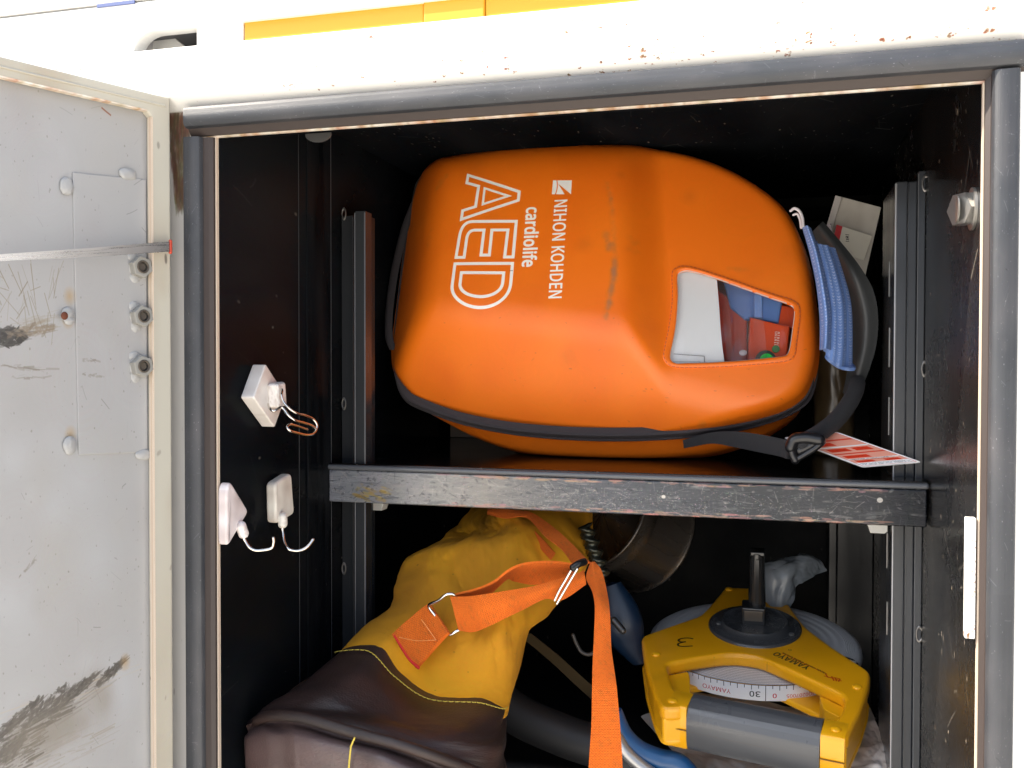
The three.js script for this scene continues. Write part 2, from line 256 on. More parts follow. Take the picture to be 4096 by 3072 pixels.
// front above the opening: a folded lip in shade, then the sunlit panel with its long slot
const chips = (w, h, n, y0, y1) => paint(w, h, (g) => { seed = 41; g.fillStyle = '#e3e2de'; g.fillRect(0, 0, w, h);
  for (let i = 0; i < n; i++) { const x = w * (i % 3 ? clamp(0.62 + (rnd() + rnd() + rnd() - 1.5) * 0.28) : rnd()); rustFlake(g, x, h * (y0 + (y1 - y0) * Math.pow(rnd(), 1.7)), rr(1, i % 4 ? 4 : 8)); }
  speckle(g, w, h, n, 0.4, 1.6, () => css(150, 110, 80, rr(0.1, 0.5))); });
{
  const L0 = -0.9, L1 = 1.5, map = chips(2048, 64, 110, 0, 1);
  const sec = [[0.2398, 0.0002], [0.2398, 0.0022], [0.2405, 0.0032], [0.2458, 0.0105], [0.2466, 0.0116], [0.2475, 0.012], [0.2475, 0.0002]].map(([y, z]) => [y, z]);
  const g = sweep(sec, V3(-0.06, 0, 0), V3(L1, 0, 0), V3(0, 1, 0), V3(0, 0, 1), 1, 0.35); const U = g.attributes.uv, P = g.attributes.position; for (let k = 0; k < U.count; k++) U.setXY(k, (P.getX(k) + 0.02) / 0.52, (P.getY(k) - 0.239) / 0.009);
  part('lip', g, whitePaint(map), truck, 'shaded folded lip with rust chips above the top seal');
  const sx0 = -0.052, sy0 = 0.2768, sy1 = 0.2889, r = (sy1 - sy0);
  const hole = [[0.9, sy0], [0.9, sy1], ...arc(sx0 + r * 1.25, sy0, r, 90, 180, 8).map(([x, y]) => [x < sx0 + r * 1.25 ? sx0 + r * 1.25 + (x - sx0 - r * 1.25) * 1.25 : x, y])];
  const pg = slab([[L0, 0.2474], [L1, 0.2474], [L1, 0.3075], [L0, 0.3075]], 0.0001, 0.012, 0.0009, [hole]);
  { const U = pg.attributes.uv, P = pg.attributes.position; for (let k = 0; k < U.count; k++) U.setXY(k, (P.getX(k) + 0.02) / 0.52, (P.getY(k) - 0.2474) / 0.06); }
  part('upper_panel', pg, whitePaint(chips(2048, 256, 90, 1, 0.6)), truck, 'sunlit white panel with rust chips and a long slot');
  part('top_rail', [sweep([[0.3086, 0.0002], [0.3086, 0.0126], [0.3094, 0.0134], [0.36, 0.0136], [0.36, 0.0002]], V3(L0, 0, 0), V3(L1, 0, 0), V3(0, 1, 0), V3(0, 0, 1))], whitePaint(), truck);
  part('panel_label', [box(-0.078, -0.05, 0.3064, 0.3086, 0.0122, 0.0131, 0.0002)], std([0.05, 0.08, 0.22], 0.5), truck, 'small dark blue strip in the seam above the slot');
  // what is seen through the slot
  part('slot_lining', [box(-0.08, 0.9, 0.27, 0.2745, -0.07, 0.0), box(-0.08, 0.9, 0.292, 0.297, -0.07, 0.0), box(-0.08, 0.9, 0.27, 0.297, -0.075, -0.071)], std([0.12, 0.12, 0.125], 0.6), truck);
  part('slot_gusset', [slab([[-0.056, 0.2735], [-0.0155, 0.2735], [-0.04, 0.293], [-0.056, 0.293]], -0.016, -0.013, 0.0005)], whitePaint(chips(256, 256, 40, 0, 1)), truck);
  part('slot_block', [box(-0.0095, 0.006, 0.2746, 0.292, -0.03, 0.0075, 0.001), box(0.006, 0.024, 0.2746, 0.292, -0.03, 0.0088, 0.001)], whitePaint(), truck);
  part('yellow_board', [box(0.0245, 0.142, 0.2746, 0.2919, -0.03, 0.0082, 0.001), box(0.1421, 0.179, 0.2747, 0.2918, -0.03, 0.0094, 0.001), box(0.1791, 0.9, 0.2746, 0.2919, -0.03, 0.0082, 0.001)], std([0.64, 0.29, 0.012], 0.5), truck, 'yellow board behind the slot');
}
{ // hex bolt, strike plate and small tab
  const c = onX(2103, 452, W), steel = std([0.5, 0.49, 0.47], 0.3, { metalness: 0.9 });
  const b = part('bolt', [new THREE.CylinderGeometry(0.0092, 0.0092, 0.0066, 6).rotateX(Math.PI / 6).rotateZ(Math.PI / 2).translate(W - 0.0047, c.y, c.z + 0.001)], steel, truck, 'zinc hex bolt head high on the right wall');
  b.geometry = toCreasedNormals(b.geometry, 0.3);
  part('washer', [new THREE.CylinderGeometry(0.0112, 0.0112, 0.0014, 28).rotateZ(Math.PI / 2).translate(W - 0.0008, c.y, c.z + 0.001), new THREE.CylinderGeometry(0.0074, 0.0068, 0.001, 24).rotateZ(Math.PI / 2).translate(W - 0.0083, c.y, c.z + 0.001)], std([0.32, 0.31, 0.29], 0.4, { metalness: 0.8 }), b);
  part('strike_plate', [box(W - 0.0056, W - 0.0008, -0.0605, 0.0015, -0.004, 0.0014, 0.0006)], whitePaint(paint(32, 256, (g, w, h) => { seed = 8; g.fillStyle = '#e6e4df'; g.fillRect(0, 0, w, h); for (let i = 0; i < 30; i++) rustFlake(g, rr(0.6, 1) * w, rnd() * h, 2.5); rustFlake(g, 9, h - 6, 6); })), truck);
  const t = onZ(688, 294, -0.03); part('header_tab', [new THREE.CylinderGeometry(0.009, 0.009, 0.0015, 24, 1).rotateX(Math.PI / 2).scale(1, 0.55, 1).translate(t.x, t.y + 0.001, -0.03)], std([0.05, 0.05, 0.05], 0.5), truck);
}
// ---------- the open door ----------
{
  const O = V3(-0.022, 0, 0.004), a = 23 * Math.PI / 180, D = V3(-Math.sin(a), 0, Math.cos(a)), UP = V3(0, 1, 0), N = V3(Math.cos(a), 0, Math.sin(a));
  const M = basis(D, UP, N, O), dn = -0.0062, S0 = 0.0085, S1 = 0.46, Y1 = 0.2457, Y0 = -0.62, s1 = 0.0213, y1 = 0.2345;
  const at = (dx, dy, n = dn) => { const p = onPlane(dx, dy, O.clone().addScaledVector(N, n), N).sub(O); return [p.dot(D), p.y]; };
  const TW = 0.16, TY0 = -0.27, TH = 0.51, cw = 1024, ch = 2048;
  const doorMap = paint(cw, ch, (g) => {
    seed = 77; g.fillStyle = '#949494'; g.fillRect(0, 0, cw, ch);
    const q = (dx, dy) => { const [s, y] = at(dx, dy); return [s / TW * cw, (1 - (y - TY0) / TH) * ch]; };
    for (let i = 0; i < 160; i++) { const x = rnd() * cw, y = rnd() * ch, r = rr(30, 160), k = g.createRadialGradient(x, y, 0, x, y, r), c = ['150,146,138', '176,180,186', '128,126,122'][i % 3]; k.addColorStop(0, `rgba(${c},${rr(0.05, 0.2)})`); k.addColorStop(1, `rgba(${c},0)`); g.fillStyle = k; g.fillRect(x - r, y - r, 2 * r, 2 * r); }
    speckle(g, cw, ch, 900, 0.8, 3.4, () => css(96, 90, 84, rr(0.1, 0.55)));
    scratches(g, cw, ch, 90, 10, 50, 1.6, () => css(80, 78, 76, rr(0.1, 0.5)));
    const blot = (x, y, rx, ry, rot, n, al, c = [62, 58, 54]) => { for (let i = 0; i < n; i++) { const A = rnd() * 6.3, R = Math.sqrt(rnd()), ex = Math.cos(A) * R * rx, ey = Math.sin(A) * R * ry; const k2 = rr(-14, 20), lng = rnd() < 0.22; g.fillStyle = css(c[0] + k2, c[1] + k2, c[2] + k2, al * rr(0.25, 1)); g.beginPath(); g.ellipse(x + ex * Math.cos(rot) - ey * Math.sin(rot), y + ex * Math.sin(rot) + ey * Math.cos(rot), lng ? rr(10, 40) : rr(3, 16), lng ? rr(0.8, 2) : rr(1, 5), rot + (lng ? rr(-0.1, 0.1) : rr(-0.7, 0.7)), 0, 7); g.fill(); } };
    const streak = (a0, b0, n, al, wd, c) => { const A = q(...a0), B = q(...b0); for (let i = 0; i < n; i++) { const t0 = rnd() * 0.8, t1 = t0 + rr(0.05, 0.3), o = rr(-wd, wd); g.strokeStyle = css(c[0], c[1], c[2], al * rr(0.2, 1)); g.lineWidth = rr(1, 5); g.beginPath(); g.moveTo(lerp(A[0], B[0], t0), lerp(A[1], B[1], t0) + o); g.lineTo(lerp(A[0], B[0], t1), lerp(A[1], B[1], t1) + o + rr(-5, 5)); g.stroke(); } };
    // long gouges rising from the lower left
    streak([-20, 1640], [265, 1440], 70, 0.4, 34, [104, 98, 88]); streak([-20, 1700], [260, 1560], 60, 0.35, 40, [120, 108, 92]); streak([-10, 1610], [180, 1510], 90, 0.75, 18, [58, 54, 50]); streak([-10, 1655], [110, 1590], 110, 0.8, 40, [70, 66, 60]); streak([-10, 1560], [300, 1450], 20, 0.3, 20, [176, 150, 108]);
    for (const [x, y, rx, ry, n] of [[240, 1452, 42, 13, 130], [185, 1478, 34, 12, 90], [145, 1505, 44, 17, 140], [100, 1525, 60, 20, 170], [40, 1552, 60, 14, 150], [5, 1585, 60, 18, 120], [15, 1622, 50, 22, 120], [0, 1645, 60, 26, 120]]) { const p = q(x, y); blot(p[0], p[1], rx * 1.5, ry * 0.8, 0.37, n, 0.7); }
    for (let i = 0; i < 60; i++) { const p = q(rr(-10, 190), 0), t = rnd(), A = q(lerp(-10, 230, t), lerp(1600, 1475, t) + rr(-10, 70)), r = rr(30, 90), k = g.createRadialGradient(...A, 0, ...A, r); k.addColorStop(0, css(112, 104, 92, rr(0.05, 0.22))); k.addColorStop(1, css(112, 104, 92, 0)); g.fillStyle = k; g.fillRect(A[0] - r, A[1] - r, 2 * r, 2 * r); }
    // scuffs half way up
    streak([-10, 715], [130, 690], 60, 0.35, 20, [126, 116, 98]); { const p = q(18, 727); blot(p[0], p[1], 62, 22, 0.1, 260, 0.9, [48, 45, 42]); const r = q(70, 715); blot(r[0], r[1], 90, 12, 0.12, 120, 0.5, [112, 100, 84]); }
    for (let i = 0; i < 34; i++) { const p = q(rr(-10, 120), rr(600, 705)), l = rr(20, 110), A = rr(-2.2, 2.2); g.strokeStyle = css(104, 92, 72, rr(0.2, 0.7)); g.lineWidth = rr(1, 3); g.beginPath(); g.moveTo(...p); g.lineTo(p[0] + Math.cos(A) * l, p[1] + Math.sin(A) * l); g.stroke(); }
    for (const [A, B] of [[[10, 790], [130, 802]], [[0, 790], [100, 797]], [[40, 1250], [78, 1205]], [[20, 815], [125, 815]], [[175, 778], [218, 780]], [[175, 808], [220, 811]]]) streak(A, B, 12, 0.6, 3, [110, 104, 96]);
    { const p = q(230, 240); g.strokeStyle = css(120, 70, 50, 0.9); g.lineWidth = 4; g.beginPath(); g.moveTo(p[0] + 20, p[1] - 6); g.quadraticCurveTo(p[0], p[1] + 2, p[0] - 18, p[1] + 8); g.stroke(); }
    for (const [x, y] of [[150, 640], [147, 690], [152, 940], [270, 1430]]) { const p = q(x, y), k = g.createRadialGradient(...p, 0, ...p, 26); k.addColorStop(0, 'rgba(150,112,60,.5)'); k.addColorStop(1, 'rgba(150,112,60,0)'); g.fillStyle = k; g.fillRect(p[0] - 26, p[1] - 26, 52, 52); }
  });
  doorMap.wrapS = doorMap.wrapT = THREE.MirroredRepeatWrapping;
  const panMat = std([1, 1, 1], 0.42, { map: doorMap, clearcoat: 0.15, clearcoatRoughness: 0.3 });
  const uvd = (g) => { const U = g.attributes.uv, P = g.attributes.position; for (let k = 0; k < U.count; k++) U.setXY(k, P.getX(k) / TW, (P.getY(k) - TY0) / TH); return g; };
  const door = part('door', uvd(box(S0 + 0.002, S1, Y0, Y1 - 0.002, -0.03, dn)).applyMirrored(M), panMat, truck, 'scuffed pale grey inner side of the open door');
  const cream = std([1, 1, 1], 0.45, { map: paint(256, 1024, (g, w, h) => { seed = 15; g.fillStyle = '#aeaa9d'; g.fillRect(0, 0, w, h); for (let i = 0; i < 120; i++) { const x = rnd() * w, y = rnd() * h, r = rr(10, 60), k = g.createRadialGradient(x, y, 0, x, y, r); k.addColorStop(0, css(150, 134, 112, rr(0.05, 0.3))); k.addColorStop(1, css(150, 134, 112, 0)); g.fillStyle = k; g.fillRect(x - r, y - r, 2 * r, 2 * r); } speckle(g, w, h, 70, 1, 4, () => css(70, 64, 60, rr(0.2, 0.8))); }) });
  const fl = slab([[S0, Y0], [S1 + 0.01, Y0], [S1 + 0.01, Y1], [S0, Y1]], dn, 0, 0.0012, [[[s1, Y0 + 0.02], [s1, y1 - 0.003], [s1 + 0.003, y1], [S1 - 0.01, y1], [S1 - 0.01, Y0 + 0.02]]]);
  { const U = fl.attributes.uv, P = fl.attributes.position; for (let k = 0; k < U.count; k++) U.setXY(k, P.getX(k) / 0.1, (P.getY(k) + 0.62) / 0.88); }
  part('door_flange', fl.applyMirrored(M), cream, door, 'cream folded flange round the door');
  part('flange_edge', [box(s1 - 0.0007, s1 + 0.0002, Y0 + 0.02, y1 - 0.003, -0.004, 0.0004).applyMirrored(M), box(s1 + 0.003, 0.4, y1 - 0.0002, y1 + 0.0006, -0.004, 0.0004).applyMirrored(M)], flangeMat, door);
  part('flange_bead', [capTube([V3(S0 + 0.004, Y1 - 0.0058, 0), V3(0.2, Y1 - 0.0058, 0), V3(0.44, Y1 - 0.0058, 0)], 0.0008, 20, 6).applyMirrored(M)], cream, door);
  // reinforcing plate welded inside
  const c0 = at(155, 363), c1 = at(168, 987), pl = [[s1 + 0.0008, 0.0247], [c1[0], 0.0262], [c0[0], 0.1905], [s1 + 0.0008, 0.1934]].reverse();
  const pg = uvd(slab(pl, dn - 0.0005, dn + 0.0012, 0.0005)); part('hinge_plate', pg.applyMirrored(M), panMat, door, 'rectangular plate welded to the inner side of the door');
  const blob = (dx, dy, r, sx = 1, sy = 1) => { const [s, y] = at(dx, dy, dn + 0.0015), g = new THREE.IcosahedronGeometry(r * 0.82, 3), P = g.attributes.position; for (let k = 0; k < P.count; k++) { const f = 1 + 0.35 * (fbm(P.getX(k) * 500 + dx, P.getY(k) * 500 + dy) - 0.45); P.setXYZ(k, P.getX(k) * f * sx, P.getY(k) * f * sy, P.getZ(k) * f * 0.34); } g.computeVertexNormals(); return g.translate(s, y, dn + 0.001).applyMirrored(M); };
  const weld = std([0.3, 0.302, 0.3], 0.35, { clearcoat: 0.4, clearcoatRoughness: 0.25 });
  for (const b of [[145, 402, 0.0052, 1, 1.2], [277, 376, 0.0054, 1.3, 0.8], [147, 676, 0.0042, 1, 1], [150, 692, 0.0042, 0.9, 0.8], [152, 962, 0.005, 1, 1.3], [312, 982, 0.005, 1.4, 0.8]]) part('weld', blob(...b), weld, door);
  { const p = at(140, 682, dn + 0.004); part('rust_spot', new THREE.SphereGeometry(0.0021, 12, 8).scale(1, 1.1, 0.5).translate(p[0], p[1], dn + 0.0036).applyMirrored(M), std([0.11, 0.03, 0.012], 0.8), door); }
  for (const [dx, dy] of [[304, 577], [306, 683], [306, 791]]) {
    const [s, y] = at(dx, dy, dn + 0.004), hex = Array.from({ length: 6 }, (_, i) => [0.0068 * Math.cos(i * Math.PI / 3 + 0.3), 0.0068 * Math.sin(i * Math.PI / 3 + 0.3)]), hole = arc(0, 0, 0.0036, 360, 0, 20);
    const n = part('nut', slab(hex, dn + 0.0012, dn + 0.0068, 0.0006, [hole]).translate(s, y, 0).applyMirrored(M), std([0.24, 0.235, 0.215], 0.45), door);
    part('bolt_end', [new THREE.CylinderGeometry(0.0024, 0.0026, 0.004, 18).rotateX(Math.PI / 2).translate(s, y, dn + 0.0035).applyMirrored(M), new THREE.TorusGeometry(0.0034, 0.0007, 8, 22).translate(s, y, dn + 0.0066).applyMirrored(M)], std([0.09, 0.075, 0.06], 0.5, { metalness: 0.5 }), n);
    part('weld', [blob(dx - 14, dy - 22, 0.0042, 1.2, 0.9), blob(dx - 12, dy + 22, 0.0042, 1, 1.1), blob(dx - 18, dy, 0.0036, 0.8, 1.5)], weld, n);
  }
  // flat stainless stay across the door
  const e = (x, yt, yb, n) => { const O2 = O.clone().addScaledVector(N, n); return [onPlane(x, yt, O2, N), onPlane(x, yb, O2, N)]; };
  const bar = [e(-120, 559, 571, 0.014), e(0, 549.5, 564, 0.012), e(190, 536, 555, 0.0085), e(362, 522, 544, 0.005)].map(([t, b]) => [b, t]);
  const stay = part('door_stay', sheet(bar, 4, 24, 0.0016), std([0.62, 0.6, 0.58], 0.5, { metalness: 0.9, roughnessMap: glossNoise }), door, 'flat stainless stay bar across the door');
  const [r1, r0] = e(368, 521, 545, 0.0052); part('red_tip', capTube([r0, r1], 0.0011, 8), std([0.45, 0.05, 0.02], 0.4), stay);
}

// ---------- shelf ----------
{
  const s = thing('shelf', 'scuffed black metal shelf with a worn front rail under the orange case', 'shelf', V3(0.22, -0.0285, -0.34));
  const Z = -0.1529, pts = [[0.0014, -Z], [0.4386, -Z], [0.4386, 0.178], [0.4195, 0.178], [0.4195, 0.26], [0.4386, 0.26], [0.4386, 0.49], [0.395, 0.49], [0.395, 0.558], [0.0014, 0.558], [0.0014, 0.202], [0.0315, 0.202], [0.0315, 0.1575], [0.0014, 0.1575]].map(([x, z]) => [x, -z]);
  const g = slab(pts.reverse(), 0, 0.0046, 0.0008).rotateX(-Math.PI / 2); // x, z -> lying flat
  const g2 = g.clone(); { const P = g2.attributes.position; } 
  g.scale(1, 1, -1); const I = g.attributes.position; // mirror back so that depth runs inwards
  for (let k = 0; k < I.count; k += 3) { for (const A of ['position', 'normal', 'uv']) { const at = g.attributes[A], n = at.itemSize; for (let q = 0; q < n; q++) { const t = at.array[(k + 1) * n + q]; at.array[(k + 1) * n + q] = at.array[(k + 2) * n + q]; at.array[(k + 2) * n + q] = t; } } }
  g.computeVertexNormals();
  { const U = g.attributes.uv, P = g.attributes.position; for (let k = 0; k < U.count; k++) U.setXY(k, P.getX(k) / 0.44, -P.getZ(k) / 0.56); }
  g.translate(0, -0.0028, 0);
  part('shelf_board', g, black(blackMap(1024, 1024, 700, 55, 1.0, '#171513'), 0.22), s);
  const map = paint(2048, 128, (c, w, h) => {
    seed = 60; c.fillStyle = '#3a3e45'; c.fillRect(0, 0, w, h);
    const gr = c.createLinearGradient(0, 0, w, 0); gr.addColorStop(0, 'rgba(150,153,160,.8)'); gr.addColorStop(0.3, 'rgba(140,136,130,.75)'); gr.addColorStop(0.5, 'rgba(84,86,92,.4)'); gr.addColorStop(0.75, 'rgba(26,29,34,.6)'); gr.addColorStop(1, 'rgba(20,23,29,.75)'); c.fillStyle = gr; c.fillRect(0, 0, w, h);  // left-to-right fade paints in a reflection, besides the wear
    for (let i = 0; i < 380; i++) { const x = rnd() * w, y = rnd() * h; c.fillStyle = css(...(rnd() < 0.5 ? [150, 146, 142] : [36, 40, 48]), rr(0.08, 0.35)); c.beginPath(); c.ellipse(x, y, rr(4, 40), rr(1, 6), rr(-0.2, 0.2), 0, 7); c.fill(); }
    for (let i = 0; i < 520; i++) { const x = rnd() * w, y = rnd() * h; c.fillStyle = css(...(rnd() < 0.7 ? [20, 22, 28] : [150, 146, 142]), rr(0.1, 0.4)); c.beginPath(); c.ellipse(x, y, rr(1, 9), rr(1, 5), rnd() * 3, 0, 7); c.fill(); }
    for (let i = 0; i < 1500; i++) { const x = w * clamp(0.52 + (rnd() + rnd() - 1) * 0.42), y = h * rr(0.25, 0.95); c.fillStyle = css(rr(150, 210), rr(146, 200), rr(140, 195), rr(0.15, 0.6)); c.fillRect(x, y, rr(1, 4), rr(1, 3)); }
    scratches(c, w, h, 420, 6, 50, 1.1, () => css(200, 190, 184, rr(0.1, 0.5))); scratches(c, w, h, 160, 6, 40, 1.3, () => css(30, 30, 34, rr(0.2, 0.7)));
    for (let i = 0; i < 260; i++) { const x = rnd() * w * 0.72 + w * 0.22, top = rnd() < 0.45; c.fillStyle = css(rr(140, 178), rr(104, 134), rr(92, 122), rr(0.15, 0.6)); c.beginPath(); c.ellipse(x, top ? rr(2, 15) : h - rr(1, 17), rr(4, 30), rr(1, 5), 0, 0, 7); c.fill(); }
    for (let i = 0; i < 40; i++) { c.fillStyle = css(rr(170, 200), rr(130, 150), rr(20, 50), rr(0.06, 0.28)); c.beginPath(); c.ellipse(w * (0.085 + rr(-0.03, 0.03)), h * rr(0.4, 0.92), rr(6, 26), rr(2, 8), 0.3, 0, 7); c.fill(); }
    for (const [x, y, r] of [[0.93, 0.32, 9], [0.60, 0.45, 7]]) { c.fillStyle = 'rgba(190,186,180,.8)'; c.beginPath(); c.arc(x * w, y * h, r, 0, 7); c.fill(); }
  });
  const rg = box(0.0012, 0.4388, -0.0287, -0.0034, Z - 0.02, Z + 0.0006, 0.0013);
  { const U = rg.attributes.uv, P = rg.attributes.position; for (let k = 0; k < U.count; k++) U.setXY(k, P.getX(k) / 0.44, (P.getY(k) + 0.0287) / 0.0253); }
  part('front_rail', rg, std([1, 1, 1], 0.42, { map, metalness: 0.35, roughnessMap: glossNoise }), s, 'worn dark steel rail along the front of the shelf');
  part('edge_bead', [capTube([V3(0.002, -0.0012, Z + 0.0002), V3(0.22, -0.0012, Z + 0.0002), V3(0.438, -0.0012, Z + 0.0002)], 0.0021, 20, 10)], std([0.09, 0.095, 0.105], 0.4, { roughnessMap: glossNoise }), s);
  for (const [x, z] of [[0.0245, -0.2], [0.411, -0.2]]) { const c = tag(part('shelf_clip', [slab([[-0.008, 0.009], [0.008, 0.009], [0.008, -0.002], [0.006, -0.0035], [-0.0035, -0.0035]].map(([a, b]) => [x < 0.2 ? -a : a, b]).sort(() => 0), -0.006, 0.006, 0.0006).translate(x, -0.0375, z)], std([0.7, 0.7, 0.67], 0.4), scene), x < 0.2 ? 'small white clip under the left end of the shelf' : 'small white clip under the right end of the shelf', 'clip', 'shelf clips'); c.name = numbered('shelf_clip'); }
}

// ---------- magnetic hooks on the left wall ----------
{
  const plastic = (c) => std(c, 0.35, { clearcoat: 0.3, clearcoatRoughness: 0.3, map: paint(256, 256, (g, w, h) => { seed = 90 + c[0] * 100; g.fillStyle = '#fff'; g.fillRect(0, 0, w, h); for (let i = 0; i < 40; i++) { const x = rnd() * w, y = rnd() * h, r = rr(6, 50), k = g.createRadialGradient(x, y, 0, x, y, r); k.addColorStop(0, css(150, 130, 120, rr(0.05, 0.35))); k.addColorStop(1, css(150, 130, 120, 0)); g.fillStyle = k; g.fillRect(x - r, y - r, 2 * r, 2 * r); } }) });
  const wire = std([0.72, 0.68, 0.62], 0.16, { metalness: 1 });
  const Q = (x, y) => [432 + x * 0.2766, 756 + y * 0.2766];
  // rounded outline in the wall's own axes: [-z, y] so that the slab grows along +x
  const onWall = (pts, x0, x1, r, bev) => { // pts as (z, y)
    const s = new THREE.Shape(), n = pts.length; pts.forEach((p, i) => { const a = pts[(i + n - 1) % n], b = pts[(i + 1) % n], la = Math.hypot(a[0] - p[0], a[1] - p[1]), lb = Math.hypot(b[0] - p[0], b[1] - p[1]), ra = Math.min(r, la * 0.42) / la, rb = Math.min(r, lb * 0.42) / lb; const A = [p[0] + (a[0] - p[0]) * ra, p[1] + (a[1] - p[1]) * ra], B = [p[0] + (b[0] - p[0]) * rb, p[1] + (b[1] - p[1]) * rb]; i ? s.lineTo(...A) : s.moveTo(...A); s.quadraticCurveTo(...p, ...B); }); s.closePath();
    const g = new THREE.ExtrudeGeometry(s, { depth: x1 - x0 - 2 * bev, bevelEnabled: true, bevelThickness: bev, bevelSize: bev, bevelOffset: -bev, bevelSegments: 4, curveSegments: 8 });
    const U = g.attributes.uv, P = g.attributes.position; for (let k = 0; k < U.count; k++) U.setXY(k, P.getX(k) / 0.06, P.getY(k) / 0.06);
    return g.translate(0, 0, x0 + bev).applyMatrix4(new THREE.Matrix4().makeBasis(V3(0, 0, -1), V3(0, 1, 0), V3(1, 0, 0)));
  };
  const W2 = (x, y, h) => { const p = onX(...Q(x, y), h); return [-p.z, p.y]; };
  { // square magnet standing on its corner
    const h = 0.0105, base = thing('magnet_hook', 'white square magnetic hook on its corner with bent double wire, highest of three', 'hook', V3(0, 0.04, -0.08), 'magnetic hooks on the left wall');
    part('magnet', onWall([[515, 108], [674, 358], [585, 606], [420, 372]].map((p) => W2(...p, h)), 0.0004, h, 0.0016, 0.001), plastic([0.7, 0.665, 0.63]), base);
    const b = [560, 370], z = W2(600, 350, h + 0.004); 
    part('boss', new RoundedBoxGeometry(0.0085, 0.0165, 0.012, 3, 0.0022).rotateX(0.12).translate(h + 0.0036, z[1], -z[0] - 0.001), plastic([0.7, 0.665, 0.635]), base);
    const w = (pts) => capTube(pts.map(([x, y, k]) => onX(...Q(x, y), k)), 0.00085, 90, 8);
    part('wire', [w([[533, 425, 0.0145], [545, 455, 0.018], [575, 478, 0.0215], [605, 462, 0.023], [632, 446, 0.024], [648, 455, 0.025], [690, 510, 0.029], [740, 548, 0.032], [810, 568, 0.034], [870, 590, 0.036], [908, 622, 0.037], [885, 652, 0.037], [830, 663, 0.0365], [760, 648, 0.0345], [700, 628, 0.0325], [680, 606, 0.031], [700, 582, 0.031], [740, 588, 0.032], [800, 608, 0.033], [838, 622, 0.034]]),
      w([[618, 285, 0.0145], [640, 312, 0.019], [636, 352, 0.0215], [650, 400, 0.023], [690, 450, 0.0265], [750, 492, 0.030], [830, 514, 0.033], [888, 545, 0.0355], [914, 592, 0.037], [908, 624, 0.037]])], wire, base);
  }
  { // diamond magnet half hidden by the seal
    const h = 0.0075, base = thing('magnet_hook', 'pinkish white diamond shaped magnetic hook beside the left seal', 'hook', V3(0, -0.06, -0.03), 'magnetic hooks on the left wall');
    part('magnet', onWall([[240, 1022], [384, 1262], [222, 1536], [212, 1480], [212, 1090]].map((p) => W2(...p, h)), 0.0004, h, 0.0042, 0.0018), plastic([0.7, 0.64, 0.64]), base);
    const k = onX(...Q(330, 1405), h + 0.001); part('boss', new THREE.CapsuleGeometry(0.0034, 0.006, 6, 14).rotateX(0.5).translate(k.x, k.y, k.z), plastic([0.7, 0.655, 0.645]), base);
    part('wire', capTube([[328, 1440, 0.0085], [352, 1490, 0.01], [385, 1540, 0.013], [425, 1562, 0.016], [500, 1562, 0.021], [560, 1545, 0.025], [574, 1505, 0.0265], [573, 1470, 0.0268]].map(([x, y, d]) => onX(...Q(x, y), d)), 0.00105, 70, 8), wire, base);
  }
  { // rounded square magnet
    const h = 0.0085, base = thing('magnet_hook', 'cream rounded square magnetic hook below the square one, just left of the shelf end', 'hook', V3(0, -0.05, -0.1), 'magnetic hooks on the left wall');
    part('magnet', onWall([[590, 1040], [718, 958], [742, 1280], [598, 1362]].map((p) => W2(...p, h)), 0.0004, h, 0.0042, 0.0022), plastic([0.7, 0.67, 0.6]), base);
    const k = onX(...Q(645, 1330), h + 0.0015); part('boss', new THREE.CapsuleGeometry(0.0033, 0.005, 6, 14).translate(k.x, k.y, k.z), plastic([0.7, 0.67, 0.61]), base);
    part('wire', capTube([[640, 1365, 0.010], [648, 1440, 0.011], [660, 1510, 0.014], [690, 1552, 0.018], [745, 1568, 0.022], [800, 1560, 0.026], [845, 1530, 0.029], [882, 1482, 0.031]].map(([x, y, d]) => onX(...Q(x, y), d)), 0.00115, 70, 8), wire, base);
  }
}

